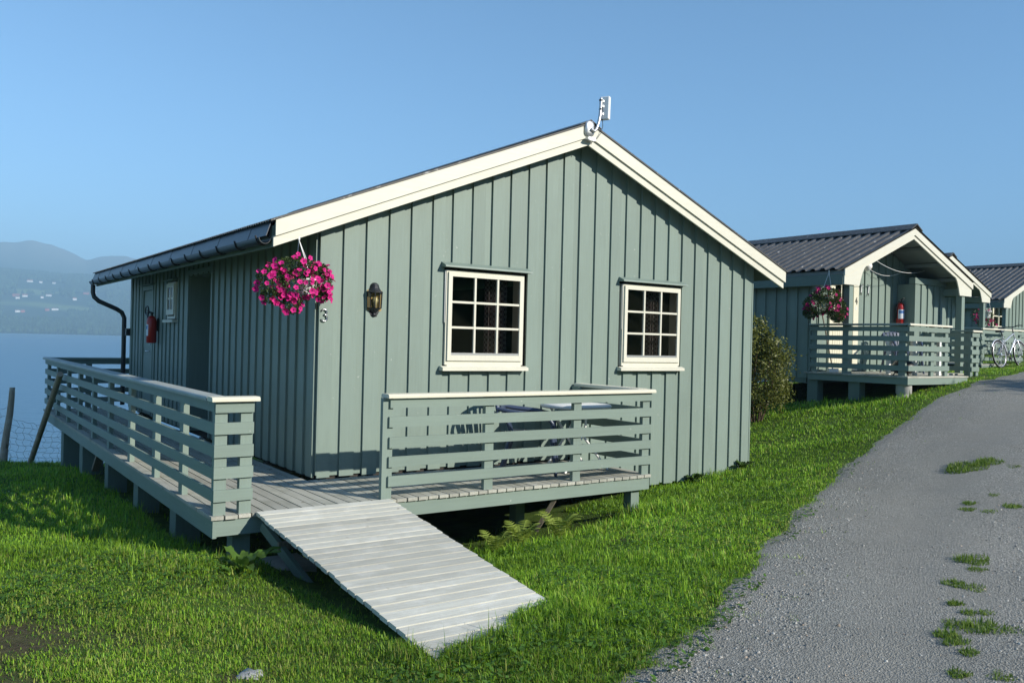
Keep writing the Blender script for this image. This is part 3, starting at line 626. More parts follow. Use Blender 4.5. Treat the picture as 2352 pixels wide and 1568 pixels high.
for y in (-.75, -.1): MB().box(-1.285, 3.239, y-.024, y+.024, -.17, -.0285).build('joist', 'rawwood', deck)
for k in range(8): y = .8+k*1.1; MB().box(-1.285, -.02, y-.024, y+.024, -.17, -.0285).build('joist', 'rawwood', deck)
def support(x, y, s, mat, top=-.171, rz=0, name='support_post'):
    MB().box(x-s/2, x+s/2, y-s/2, y+s/2, h1(x, y)-.2, top).build(name, mat, deck)
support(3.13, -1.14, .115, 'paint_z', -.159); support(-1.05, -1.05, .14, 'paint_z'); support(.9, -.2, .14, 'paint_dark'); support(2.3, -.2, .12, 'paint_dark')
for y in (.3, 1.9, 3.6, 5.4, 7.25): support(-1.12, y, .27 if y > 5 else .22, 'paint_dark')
support(-.45, 7.2, .2, 'concrete'); support(-.45, 4, .2, 'concrete')
MB().beam((1.93, -1.05, -.50), (2.05, -1.2, -.16), .045, .04).build('brace', 'rawwood', deck); MB().beam((-1.1, 5.2, -.55), (-1.1, 4.7, -.18), .09, .05).build('brace', 'rawwood', deck)
# ------------------------------------------------------------------ railings
RB = [(.789, .869), (.618, .708), (.444, .537), (.279, .368), (.107, .197)]
def cap_profile(w0, w1, z0, z1):
    return [(w0, z0), (w1, z0), (w1, z0+(z1-z0)*.55), (w1-.008, z1-.005), (w1-.02, z1), (w0+.02, z1), (w0+.008, z1-.005), (w0, z0+(z1-z0)*.55)]
def rail_x(t, x0, x1, y, posts, side=-1, cap=True, mat='capwood', zo=0, RBs=RB, pm='paint'):   # boards on the y side given
    for a, b in RBs:
        e = jit(.003); MB().box(x0+jit(.004), x1+jit(.003), y+.0, y+.022, a+e+zo, b+e+zo).build('rail_board', pm+'_x', t)
    for px in posts: MB().box(px-.048, px+.048, y+(.0225 if side < 0 else -.0705), y+(.0705 if side < 0 else -.0005), zo-.0, .872+zo).build('post', pm+'_z', t)
    if cap: MB().prism(cap_profile(y-.035, y+.115, .873+zo, .908+zo), 'x', x0-.03, x1+.03).build('rail_cap', mat, t)
def rail_y(t, y0, y1, x, posts, side=1, cap=True, mat='capgrey', zo=0, RBs=RB, pm='paint', capends=(.03, .03)):
    for a, b in RBs:
        e = jit(.003); MB().box(x, x+.022, y0+jit(.002), y1, a+e+zo, b+e+zo).build('rail_board', pm+'_y', t)
    for py in posts: MB().box(x+(.0225 if side > 0 else -.0705), x+(.0705 if side > 0 else -.0005), py-.062, py+.062, zo-.0, .872+zo).build('post', pm+'_z', t)
    if cap:
        c = .045 if side > 0 else -.02
        MB().prism([(p[0], p[1]) for p in cap_profile(x-.04, x+.115, .873+zo, .908+zo)], 'y', y0-capends[0], y1+capends[1]).build('rail_cap', mat, t)
rl = thing('railing', 'long grey green railing running down the left side of the deck', 'railing', (0, 0, .001))
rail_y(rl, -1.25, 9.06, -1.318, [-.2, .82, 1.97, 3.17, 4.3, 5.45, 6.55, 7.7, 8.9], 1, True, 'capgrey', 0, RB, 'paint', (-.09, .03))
rail_x(rl, -1.317, -1.02, -1.273, [], -1, False)
for px in (-1.265, -1.068): MB().box(px-.047, px+.047, -1.2505, -1.19, 0, .872).build('post', 'paint_z', rl)
MB().prism(cap_profile(-1.31, -1.165, .8735, .9085), 'x', -1.352, -.985).build('rail_cap', 'capwood', rl)
rail_x(rl, -1.295, .25, 9.04, [-.62], -1, True, 'paint_x')
rf = thing('railing', 'short railing with cream cap along the front of the deck, before the table', 'railing', (0, 0, .001))
rail_x(rf, .158, 3.272, -1.273, [.15, 1.205, 2.267, 3.214])
rail_y(rf, -1.249, -.03, 3.248, [-.1], -1, True, 'cream_y', 0, RB, 'paint', (-.13, .0))
# ------------------------------------------------------------------ ramp
ramp = thing('ramp', 'bleached plank ramp sloping from the deck down to the lawn', 'ramp', (-.41, -1.29, 0))
RLN, RDZ = 2.72, -.292; ang = math.atan2(RDZ, RLN); npl = 26; pl = math.hypot(RLN, RDZ)/npl
for k in range(npl):
    b = MB().box(-.583+.05*k/npl+jit(.006), .583-.09*k/npl+jit(.006), -pl+.010, 0, -.028, jit(.001)); s = k*pl
    b.build('plank', 'ramp', ramp, (jit(.002), -s*math.cos(ang), s*math.sin(ang)+.010), (-ang-.032, 0, jit(.0015)))
for x in (-.40, 0, .45): MB().prism([(0, -.02), (-RLN+.05, RDZ-.02), (-RLN+.2, RDZ-.05), (0, -.155)], 'x', x-.024, x+.024).build('stringer', 'rawwood', ramp)
MB().beam((-.53, -.02, -.10), (-.36, -.80, -.52), .04, .075, (0, 0, 1)).build('prop_board', 'paint_dark', ramp)
MB().box(-.50, .50, -.95, -.91, -.50, -.46).build('cross_member', 'rawwood', ramp); MB().box(-.50, .50, -.30, -.26, -.24, -.18).build('cross_member', 'rawwood', ramp)
MB().box(-1.02, -.62, -1.62, -1.2, -.6, -.375).build('foundation_block', 'concrete')
tag(bpy.data.objects['foundation_block'], 'low concrete block half hidden under the deck corner beside the ramp', 'block')
# ------------------------------------------------------------------ hanging baskets
def flower_mesh(mat, throat=True):
    b = MB(); n = 15; vs = [(0, 0, -.012)]
    for k in range(n):
        t = 2*PI*k/n; r = .028 if k % 3 else .022; vs.append((r*math.cos(t), r*math.sin(t), .004+.003*math.sin(5*t)))
    for k in range(n):
        t = 2*PI*k/n; vs.append((.007*math.cos(t), .007*math.sin(t), -.003))
    fs = [(1+k, 1+(k+1) % n, 1+n+(k+1) % n, 1+n+k) for k in range(n)]
    b.add(vs, fs, True); b.add([vs[0]]+vs[1+n:], [(0, 1+k, 1+(k+1) % n) for k in range(n)], True); me = b.mesh('flower', mat)
    me.materials.append(MATS['petal_throat'])
    for p in list(me.polygons)[n:]: p.material_index = 1
    return me
FL1 = flower_mesh('petal'); FL2 = flower_mesh('petal2')
def basket(loc, label, lobes, pot, top, nfl, nleaf, fm, sc=1.0, seed=1, flower_parts=True):
    t = thing('hanging_basket', label, 'hanging basket', loc, 0, 'hanging flower baskets'); rg = np.random.default_rng(seed)
    MB().lathe([(.075*sc, -.12*sc), (.10*sc, .01*sc), (.115*sc, .015*sc), (.112*sc, .03*sc), (.09*sc, .02*sc), (.07*sc, -.115*sc)], pot, 20).build('pot', 'white_plastic', t)
    pv = Vector(pot)
    for k in range(3):
        a = 2*PI*k/3+.5; MB().tube([(pv.x+.11*sc*math.cos(a), pv.y+.11*sc*math.sin(a), pv.z+.02*sc), top], .004, 5).build('hanger_wire', 'white_plastic', t)
    MB().tube([top, (top[0], top[1], top[2]+.03)], .012, 8).build('hook', 'white_plastic', t)
    def pick():
        wts = np.array([l[6] for l in lobes]); l = lobes[rg.choice(len(lobes), p=wts/wts.sum())]; d = rg.normal(size=3); d /= np.linalg.norm(d)
        return np.array(l[:3])+d*np.array(l[3:6])*rg.uniform(.55, 1.0)**.5, d
    V = []; F = []
    for k in range(nleaf):
        p, d = pick(); p = p*1.0-d*.02; L = rg.uniform(.018, .034)*sc; dd = d+rg.normal(size=3)*.7; dd /= np.linalg.norm(dd); s_ = np.cross(dd, rg.normal(size=3)); s_ /= np.linalg.norm(s_); up = np.cross(s_, dd)
        o = len(V); V += [p, p+dd*L*.5+s_*L*.28+up*L*.1, p+dd*L, p+dd*L*.5-s_*L*.28+up*L*.1]; F += [(o, o+1, o+2), (o, o+2, o+3)]
    bulk('foliage', np.array(V), np.array(F), 'leaf_petunia', None, t)
    for k in range(nfl):
        p, d = pick()
        if d[1] > .25 and rg.random() < .75: d[1] = -d[1]; p = p+np.array([0, d[1]*.16, 0])
        p = p+d*.02; fd = Vector(d)+Vector((rg.normal()*.35-.05, rg.normal()*.35-.65, rg.normal()*.35+.22)); q = fd.to_track_quat('Z', 'Y')
        o = ob('flower', fm, t, tuple(p)); o.rotation_euler = q.to_euler(); s_ = rg.uniform(.8, 1.2)*sc; o.scale = (s_, s_, s_)
    return t
basket((-.28, -.19, 1.88), 'bright pink petunia basket hanging under the barge of the nearest cabin', [(-.02, 0, .14, .24, .17, .12, 1.3), (-.25, .0, .0, .16, .16, .16, .9), (-.02, -.06, -.02, .19, .13, .17, 1.0), (.25, .02, .0, .10, .12, .15, .8), (.25, 0, -.10, .07, .08, .07, .4), (-.07, -.03, -.2, .10, .09, .11, .5), (-.24, 0, -.13, .12, .11, .08, .4), (.2, 0, .12, .12, .11, .09, .6)], (.10, .03, .02), (.0, .0, .405), 175, 5200, FL1, 1.0, 3)
# ------------------------------------------------------------------ wall lantern
ln = thing('wall_lantern', 'black half-round wall lantern with amber glass on the sunlit gable', 'wall lantern', (.585, -.026, 1.60))
HA0, HA1 = PI, 2*PI
MB().lathe([(.001, .0), (.018, .003), (.026, .02), (.020, .035), (.032, .05), (.05, .065), (.072, .085), (.078, .09)], (0, 0, 0), 10, HA0, HA1, False).add([(-.03, 0, 0), (.03, 0, 0), (.078, 0, .09), (-.078, 0, .09)], [(0, 1, 2, 3)]).build('base', 'lamp_metal', ln)
MB().lathe([(.088, .242), (.088, .252), (.07, .262), (.055, .285), (.047, .305), (.048, .309), (.040, .328), (.02, .342), (.001, .345)], (0, 0, 0), 10, HA0, HA1, False).lathe([(.001, .241), (.088, .242)], (0, 0, 0), 10, HA0, HA1, False).build('hood', 'lamp_metal', ln)
for k in range(6):
    a = PI+PI*k/5; MB().beam((.074*math.cos(a), .074*math.sin(a), .088), (.080*math.cos(a), .080*math.sin(a), .243), .009, .009).build('bar', 'lamp_metal', ln)
for k in range(5):
    a, b = PI+PI*k/5, PI+PI*(k+1)/5
    MB().add([(.072*math.cos(a), .072*math.sin(a), .09), (.072*math.cos(b), .072*math.sin(b), .09), (.078*math.cos(b), .078*math.sin(b), .242), (.078*math.cos(a), .078*math.sin(a), .242)], [(0, 1, 2, 3)]).build('glass_panel', 'amber', ln)
MB().box(-.08, .08, -.004, .0, .06, .27).build('back_plate', 'brass', ln)
MB().lathe([(.001, .10), (.016, .10), (.016, .135), (.024, .145), (.027, .165), (.022, .19), (.001, .20)], (0, -.032, 0), 12).build('bulb', 'bulb', ln)
# ------------------------------------------------------------------ fire extinguishers
def extinguisher(loc, rz, label, sc=1.0, hose=True):
    t = thing('fire_extinguisher', label, 'fire extinguisher', loc, rz); t.scale = (sc, sc, sc)
    MB().lathe([(.001, 0), (.07, 0), (.08, .015), (.08, .36), (.07, .41), (.045, .445), (.025, .455), (.001, .456)], (0, 0, 0), 20).build('cylinder', 'red', t)
    MB().lathe([(.0805, .12), (.0805, .31)], (0, 0, 0), 12, -2.7, -.9).build('label_plate', 'label_white', t); MB().lathe([(.0812, .23), (.0812, .29)], (0, 0, 0), 10, -2.5, -1.1).build('label_plate', 'label_blue', t)
    MB().tube([(0, 0, .455), (0, 0, .51)], .02, 10).build('valve', 'black_plastic', t)
    MB().beam((.0, .03, .50), (.02, -.09, .545), .022, .01).beam((0, .03, .50), (0, -.085, .505), .022, .01).build('lever', 'black_plastic', t)
    if hose:
        c = [(0, -.03, .50)]+[(-.13+.12*math.cos(a), -.05, .54+.075*math.sin(a)) for a in np.linspace(-.2, 6.0, 20)]+[(-.09, -.05, .40), (-.088, -.02, .2)]
        MB().tube(c, .012, 7).build('hose', 'black_plastic', t)
    else: MB().tube([(0, -.03, .49), (-.06, -.05, .50), (-.088, -.02, .42), (-.088, 0, .12)], .011, 7).build('hose', 'black_plastic', t)
    MB().box(-.03, .03, .078, .10, .2, .42).build('wall_bracket', 'black_plastic', t)
extinguisher((-.125, 6.5, 1.22), rad(-90), 'red fire extinguisher with looped hose on the shaded side wall', .95)
# ------------------------------------------------------------------ chair, table
def chair(loc, rz, label, mat, sc=1.0):
    t = thing('plastic_chair', label, 'chair', loc, rz, 'plastic garden chairs')       # faces local +x
    MB().prism([(-.21, -.22), (.22, -.25), (.25, -.2), (.25, .2), (.22, .25), (-.21, .22)], 'z', .40, .425).build('seat', mat, t)
    for k in range(6):
        y = -.165+k*.066; MB().beam((-.20, y*.8, .42), (-.345, y*1.15, .79), .046, .014, (1, 0, 0)).build('back_slat', mat, t)
    n = 14; arc = []
    for i_ in range(n+1):
        a = PI*i_/n; arc.append((-.33-.05*math.sin(a), .24*math.cos(a), .64+.155*math.sin(a)**.6))
    MB().tube(arc, .02, 8).build('back_frame', mat, t)
    for s in (-1, 1):
        MB().tube([(-.34, s*.24, .68), (-.2, s*.275, .655), (.05, s*.285, .63), (.2, s*.28, .60), (.245, s*.27, .54)], [.02, .026, .028, .026, .02], 8).build('armrest', mat, t)
        MB().tube([(.245, s*.27, .54), (.24, s*.26, .40), (.29, s*.29, 0)], [.02, .026, .017], 8).build('leg', mat, t)
        MB().tube([(-.19, s*.23, .42), (-.30, s*.26, 0)], [.026, .017], 8).build('leg', mat, t)
    return t
chair((2.2, -.55, .002), rad(-40), 'dark blue plastic armchair behind the front railing, left of the white table', 'blue_plastic')
tb = thing('round_table', 'round white garden table on the deck of the nearest cabin', 'table', (2.76, -.62, .002))
MB().lathe([(.001, .69), (.33, .69), (.375, .675), (.39, .685), (.392, .705), (.38, .718), (.001, .718)], (0, 0, 0), 40).build('tabletop', 'white_plastic', tb)
for s, y in ((-1, -.16), (1, -.16), (-1, .16), (1, .16)):
    MB().tube([(s*.10, y*.5, .69), (-s*.02*0+s*.02, y*.8, .36), (s*.30, y*1.3, 0)] if y < 0 else [(s*.24, y, .69), (0, y, .36), (-s*.28, y, 0)], .014, 8).build('leg', 'white_plastic', tb)
MB().tube([(0, -.13, .36), (0, .16, .36)], .012, 8).build('crossbar', 'white_plastic', tb); MB().tube([(-.28, .16, .02), (.28, .16, .02)], .010, 8).build('crossbar', 'white_plastic', tb)
# ------------------------------------------------------------------ small cabins further up
def small_cabin(label, base, ox, oy, oz, half, depth, doorlabel, detail=True, xw=None, window_cream=False, yoff=.85, ogee=True):
    """ox: ridge x, oy: barge plane, oz: deck level; half: half roof span"""
    c = thing('cabin', label, 'cabin', (ox, oy, oz)); sl = .41; zr = 2.83+(half-2.27)*sl
    lf = lambda x: zr-.20-sl*abs(x)                 # lower barge line, local
    hw = half-.21
    yw = yoff
    # barge boards with ogee ends
    for s in (-1, 1):
        pts = [(0, lf(0)), (s*(half-.72), lf(half-.72))]
        e0 = lf(half)-.085
        for t in np.linspace(0, 1, 9)[1:]:
            x = half-.72+.25*t; z = lf(half-.72)*(1-t**2.2)+e0*t**2.2-sl*.0; pts.append((s*x, z))
        pts += [(s*half, e0), (s*half, lf(half)+.09), (0, lf(0)+.09)]
        if s < 0: pts = pts[::-1]
        MB().prism(pts, 'y', 0, .025).build('barge_board', 'cream_x', c)
        q = [(0, lf(0)+.075), (s*(half+.02), lf(half+.02)+.075), (s*(half+.02), lf(half+.02)+.20), (0, lf(0)+.20)]
        if s < 0: q = q[::-1]
        MB().prism(q, 'y', -.024, -.0005).build('barge_board', 'cream_x', c)
        sq = [(s*.0, lf(0)+.10), (s*(half-.02), lf(half-.02)+.10), (s*(half-.02), lf(half-.02)+.16), (0, lf(0)+.16)]
        if s < 0: sq = sq[::-1]
        MB().prism(sq, 'y', .026, depth).build('roof_deck', 'soffit_metal', c)
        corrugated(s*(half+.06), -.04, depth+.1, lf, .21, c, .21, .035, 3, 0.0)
        for k in range(3 if detail else 0):
            x = s*(.5+k*.65); MB().box(x-.03, x+.03, .03, yw, lf(x)+.02, lf(x)+.09).build('purlin', 'soffit_metal', c)
        MB().box(s*half-.02, s*half+.02, .03, depth, lf(half)-.09, lf(half)+.10).build('eave_fascia', 'paint_dark', c)
        MB().box(s*(hw-.06)-.06, s*(hw-.06)+.06, .03, .15, 0, lf(hw)-.0).build('porch_post', 'paint_z', c)
        MB().box(s*(hw-.06)-.05, s*(hw-.06)+.05, .151, yw, lf(hw)-.16, lf(hw)-.02).build('porch_beam', 'paint_y', c)
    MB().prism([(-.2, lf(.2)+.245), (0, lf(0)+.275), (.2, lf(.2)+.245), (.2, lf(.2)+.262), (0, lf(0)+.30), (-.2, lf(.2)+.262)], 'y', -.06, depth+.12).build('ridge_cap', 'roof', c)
    # walls
    nb = int((2*hw)/PIT)
    for k in range(nb+1):
        x0 = -hw+k*PIT; x1 = min(x0+OVW, hw)
        if x1 <= x0+.02: continue
        if xw and xw[0] < (x0+x1)/2 < xw[1]: continue
        xs = [x0, 0, x1] if x0 < 0 < x1 else [x0, x1]
        MB().prism([(x0, .02), (x1, .02)]+[(x, lf(x)+.08) for x in reversed(xs)], 'y', yw-.024, yw).build('cladding_board', 'paint_z', c)
    MB().prism([(-hw, -.1), (hw, -.1), (hw, lf(hw)+.08), (0, lf(0)+.08), (-hw, lf(hw)+.08)], 'y', yw+.001, yw+.06).build('gable_wall', 'paint_z', c)
    for k in range(int((depth-yw-.3)/PIT)):
        y0 = yw+.03+k*PIT; MB().box(-hw-.022, -hw+.0, y0, y0+OVW, -.12, lf(hw)+.05).build('cladding_board', 'paint_z', c)
    MB().box(-hw+.001, -hw+.05, yw+.061, depth-.25, -.12, lf(hw)+.05).box(hw-.05, hw, yw+.061, depth-.25, -.12, lf(hw)+.05).box(-hw+.05, hw-.05, depth-.30, depth-.25, -.12, lf(hw)+.05).build('wall', 'paint_z', c)
    MB().box(-hw, hw, yw+.061, depth-.3, -.22, -.121).build('floor_frame', 'paint_dark', c)
    for y in ((yw+1.6, depth-.7) if detail else (yw+.4, depth-.7)):
        for x in (-hw+.2, hw-.2):
            gz_ = h1(ox+x, oy+y)-oz
            if gz_-.15 < -.23: MB().box(x-.13, x+.13, y-.13, y+.13, gz_-.2, -.221).build('foundation_pier', 'concrete', c)
    return c, lf, hw, yw
C2X, C2Y, C2Z = 12.776, 1.25, .95
c2, lf2, hw2, yw2 = small_cabin('second cabin with open cream-edged porch, beyond the shrub', None, C2X, C2Y, C2Z, 2.27, 7.2, '', True, (-1.52, -.55))
# door with frame and the number 4
DXA, DXB = 11.27-C2X, 12.22-C2X
d4 = MB().box(DXA, DXA+.10, yw2-.045, yw2, .02, 2.08).box(DXB-.17, DXB, yw2-.045, yw2, .02, 2.08).box(DXA+.10, DXB-.17, yw2-.045, yw2, 1.98, 2.08).build('door', 'cream2', c2)
MB().box(DXA+.10, DXB-.17, yw2-.02, yw2, .03, .95).box(DXA+.10, DXA+.2, yw2-.02, yw2, .95, 1.98).box(DXB-.27, DXB-.17, yw2-.02, yw2, .95, 1.98).box(DXA+.2, DXB-.27, yw2-.02, yw2, 1.85, 1.98).build('door_leaf', 'cream2', d4)
for k in range(7): x = DXA+.14+k*.075; MB().box(x, x+.067, yw2-.027, yw2-.02, .08, .88).build('door_plank', 'cream2', d4)
MB().box(DXA+.2, DXB-.27, yw2-.012, yw2-.008, .95, 1.85).build('pane', 'glass', d4)
MB().box(DXA+.2, DXB-.27, yw2-.018, yw2-.006, 1.38, 1.41).build('muntin', 'cream2', d4); MB().box(DXA+.40, DXA+.42, yw2-.017, yw2-.006, .95, 1.85).build('muntin', 'cream2', d4)
MB().tube([(DXB-.22, yw2-.03, 1.0), (DXB-.22, yw2-.07, 1.0), (DXB-.32, yw2-.07, 1.0)], .01, 6).build('handle', 'black_plastic', d4)
nx, nz = DXB-.085, 1.40
stroke_number([[(nx+.015, nz+.07), (nx-.035, nz-.01), (nx+.035, nz-.01)], [(nx+.015, nz+.03), (nx+.015, nz-.06)]], 'house_number', c2, 'black_plastic', yw2-.05, .008)['label'] = 'black figure four'
MB().lathe([(.018, 0), (.03, 0)], (0, 0, 0), 14).build('round_sticker', 'label_white', c2, (nx, yw2-.048, nz-.14), (rad(90), 0, 0))
# forward part of the porch wall on the right
bx0, bx1, by0 = 13.62-C2X, hw2, .45
MB().box(bx0, bx1-.001, by0+.002, yw2-.03, 0, 1.82).build('closet_wall', 'paint_z', c2)
for k in range(5):
    x = bx0+.0+k*PIT; x1 = min(x+OVW, bx1)
    if x1 > x: MB().box(x, x1, by0-.022, by0+.0005, .02, 1.81).build('cladding_board', 'paint_z', c2)
MB().box(bx0-.02, bx0+.10, by0-.03, by0+.1, 1.821, 1.95).box(bx0+.1, bx1, by0-.03, by0+.1, 1.821, 1.95).build('closet_header', 'paint_x', c2)
# deck of the second cabin
k2 = thing('deck', 'raised porch deck on stubby piers in front of the second cabin', 'deck', (0, 0, C2Z))
for k in range(20):
    y0 = .10+k*.104; MB().box(10.66, 12.70 if y0 < 1.0 else 14.6, y0, y0+.097, -.028, jit(.001)).build('deck_board', 'deck_x', k2)
MB().box(10.68, 12.68, .11, .14, -.145, -.029).build('fascia', 'paint_x', k2); MB().box(10.68, 10.71, .141, 2.1, -.145, -.029).build('fascia', 'paint_y', k2)
MB().lathe([(.13, -.45), (.13, -.35), (.10, -.34), (.13, -.30), (.13, -.147)], (10.84, .27, 0), 14).build('pier', 'concrete', k2)
for y in (1.15, 2.02): MB().box(10.72, 10.9, y-.11, y+.11, h1(10.8, y)-C2Z-.15, -.147).build('pier', 'paint_dark', k2)
r2 = thing('railing', 'railing round the left and front of the second cabin porch', 'railing', (0, 0, C2Z+.001))
RB2 = [(a-.015, b-.015) for a, b in RB]
rail_y(r2, .135, 2.08, 10.70, [.25, 2.0], 1, True, 'paint_y', 0, RB2, 'paint', (.02, .01))
rail_x(r2, 10.701, 12.03, .112, [11.5, 11.97], -1, True, 'capwood', 0, RB2)
r2b = thing('railing', 'short railing section at the right of the second cabin entrance', 'railing', (0, 0, C2Z-.03))
rail_y(r2b, .70, 1.9, 13.98, [.78, 1.8], 1, True, 'paint_y', 0, RB2, 'paint', (.02, .01)); rail_x(r2b, 13.981, 14.28, .68, [14.02, 14.24], -1, True, 'capwood', 0, RB2)
for x in (14.02, 14.24): MB().box(x-.045, x+.045, .71, .78, -.15, -.001).build('post_foot', 'paint_z', r2b)
gl_ = thing('globe_lamp', 'white globe lamp under the porch gable of the second cabin', 'lamp', (12.36, 2.07, 3.06))
MB().lathe([(.001, -.10), (.06, -.08), (.095, -.03), (.10, .0), (.085, .05), (.04, .09), (.001, .095)], (0, -.09, 0), 18).build('globe', 'white_plastic', gl_); MB().tube([(0, 0, .0), (0, -.06, .0)], .04, 10).build('mount', 'black_plastic', gl_)
for k, (a, b) in enumerate((((11.55, 1.3, 3.08), (14.58, 1.9, 3.16)), ((12.45, 2.0, 3.02), (13.5, 1.9, 3.02)))):
    p, q = Vector(a), Vector(b); pts = [p.lerp(q, t)+Vector((0, 0, -.16*4*t*(1-t)*(.7 if k else 1))) for t in np.linspace(0, 1, 12)]
    tag(MB().tube(pts, .005, 5).build('clothes_line', 'white_plastic'), ('upper' if k == 0 else 'lower')+' slack white clothes line under the second cabin porch roof', 'clothes line', 'clothes lines')
extinguisher((13.55, 1.95, C2Z+.98), rad(-25), 'red fire extinguisher with blue label on the second cabin porch', 1.0, False)
for k in range(2):
    hk = thing('coat_hook', ('left' if k == 0 else 'right')+' of two white hooks on the second cabin porch wall', 'hook', (12.30+.25*k, 2.075, 2.60)); MB().tube([(0, -.01, -.08), (0, -.02, .08)], .016, 6).build('stem', 'white_plastic', hk); MB().tube([(-.05, -.03, .10), (0, -.02, .05), (.05, -.03, .10)], .009, 6).build('prong', 'black_plastic', hk); MB().tube([(-.04, -.04, -.12), (0, -.02, -.07)], .009, 6).build('prong', 'black_plastic', hk)
br = thing('broom', 'broom leaning on the wall left of the second cabin door', 'broom', (11.05, 1.85, C2Z))
MB().tube([(.05, 0, .06), (-.12, .2, 1.35)], .013, 7).build('handle', 'rawwood', br); MB().box(-.10, .20, -.03, .03, .0, .07).build('brush_head', 'white_plastic', br)
chair((12.6, 1.35, C2Z), rad(-120), 'dark blue plastic armchair on the second cabin porch', 'blue_plastic')
t2 = thing('garden_table', 'white garden table behind the second cabin front railing', 'table', (11.75, .62, C2Z)); MB().box(-.45, .45, -.3, .3, .66, .70).build('tabletop', 'black_plastic', t2)
for a in (-.4, .4):
    for b in (-.25, .25): MB().box(a-.03, a+.03, b-.03, b+.03, 0, .66).build('leg', 'white_plastic', t2)
gr_ = thing('kettle_grill', 'small black kettle grill at the front corner of the second cabin deck', 'grill', (11.0, .38, C2Z)); MB().lathe([(.001, .0), (.13, .02), (.19, .10), (.20, .14), (.19, .17), (.11, .26), (.001, .285)], (0, 0, .02), 20).build('bowl', 'black_plastic', gr_)
for k in range(3): a = k*2*PI/3; MB().tube([(.12*math.cos(a), .12*math.sin(a), .06), (.17*math.cos(a), .17*math.sin(a), 0)], .01, 6).build('leg', 'black_plastic', gr_)
basket((10.42, 1.55, 2.24), 'dark magenta flower basket under the second cabin eave', [(0, 0, .12, .30, .26, .16, 1), (-.1, .1, -.05, .30, .28, .2, 1), (.12, -.12, -.12, .2, .2, .22, .8), (.05, -.2, -.25, .14, .14, .14, .4), (-.2, .2, -.2, .14, .14, .12, .4)], (0, 0, .05), (.06, .0, .56), 95, 8000, FL2, 1.15, 5)
# third and fourth cabins
C3 = (C2X+7.9, C2Y+3.38, C2Z+.31)
c3_, lf3, hw3, yw3 = small_cabin('third cabin, mostly hidden behind the second, with matching cream barge', None, *C3, 2.27, 6.6, '', False)
c4_, lf4, hw4, yw4 = small_cabin('farthest cabin at the right frame edge with wide dark roof', None, 29.65, 5.75, 1.28, 3.42, 7.5, '', False)
wx0 = -hw4+.75
w4 = MB().box(wx0, wx0+.08, yw4-.05, yw4-.0, .95, 2.15).box(wx0+.82, wx0+.90, yw4-.05, yw4, .95, 2.15).box(wx0+.08, wx0+.82, yw4-.05, yw4, 2.07, 2.15).box(wx0+.08, wx0+.82, yw4-.05, yw4, .95, 1.05).build('window', 'cream2', c4_)
MB().box(wx0+.08, wx0+.82, yw4-.035, yw4-.025, 1.05, 2.07).build('pane', 'glass', w4); MB().box(wx0+.43, wx0+.47, yw4-.045, yw4-.02, 1.05, 2.07).build('muntin', 'cream2', w4)
for z in (1.39, 1.73): MB().box(wx0+.08, wx0+.82, yw4-.043, yw4-.02, z-.018, z+.018).build('muntin', 'cream2', w4)
MB().box(wx0-.05, wx0+.95, yw4-.08, yw4, .88, .949).build('sill', 'cream2', w4)
tag(MB().box(-.10, .10, -.004, .004, -.16, .14).build('paper_sheet', 'label_white', None, (27.75, 6.35, 2.95), (0, rad(14), rad(10))), 'white sheet hanging beside the farthest cabin window', 'paper')
r3 = thing('railing', 'railing behind the bicycle, in front of the third cabin', 'railing', (0, 0, 1.10)); rail_x(r3, 18.70, 20.9, 2.78, [18.76, 19.8, 20.8], -1, True, 'capwood', 0, RB2); rail_y(r3, 2.80, 4.2, 18.68, [2.9, 4.1], 1, True, 'paint_y', 0, RB2)
k3 = thing('deck', 'low deck under the railing behind the bicycle', 'deck', (0, 0, 1.10))
for k in range(16): MB().box(18.66, 21.0, 2.76+k*.13, 2.88+k*.13, -.03, 0).build('deck_board', 'deck_x', k3)
MB().box(18.68, 20.98, 2.765, 2.79, -.20, -.031).build('fascia', 'paint_x', k3)
r4 = thing('railing', 'dark railing before the farthest cabin at the right edge', 'railing', (0, 0, 1.30)); rail_x(r4, 24.6, 27.5, 5.0, [24.7, 26, 27.4], -1, True, 'paint_x', 0, RB2); rail_y(r4, 5.03, 6.3, 24.58, [5.1, 6.2], 1, True, 'paint_y', 0, RB2)
basket((24.7, 5.7, 2.55), 'pink flower basket far right by the farthest cabin', [(0, 0, .0, .38, .35, .25, 1), (.1, -.1, -.25, .3, .28, .2, .8)], (.05, -.1, .12), (.05, -.1, .75), 60, 1500, FL2, 1.4, 6)
# ------------------------------------------------------------------ bicycle
bk = thing('bicycle', 'silver bicycle leaning on the railing of the third cabin', 'bicycle', (18.95, 2.42, h1(18.95, 2.42)), rad(-1)); bk.rotation_euler[0] = rad(-9)
WRD = .335
def wheel(x, name):
    wv = MB().tube([(x+WRD*math.cos(a), 0, WRD+.0+WRD*math.sin(a)) for a in np.linspace(0, 2*PI, 33)[:-1]], .019, 7, close=True).build('wheel', 'rubber', bk)
    MB().tube([(x+.305*math.cos(a), 0, WRD+.305*math.sin(a)) for a in np.linspace(0, 2*PI, 33)[:-1]], .012, 6, close=True).build('rim', 'bike_silver', wv)
    s = MB()
    for k in range(18): a = 2*PI*k/18; s.tube([(x+.02*math.cos(a+.4), .02*(-1)**k, WRD+.02*math.sin(a+.4)), (x+.30*math.cos(a), 0, WRD+.30*math.sin(a))], .0022, 4, False)
    s.build('spokes', 'bike_silver', wv); MB().tube([(x, -.05, WRD), (x, .05, WRD)], .022, 8).build('hub', 'bike_silver', wv)
    MB().tube([(x+.37*math.cos(a), 0, WRD+.37*math.sin(a)) for a in np.linspace(.2, 2.6, 14)], .018, 6).build('mudguard', 'bike_silver', bk)
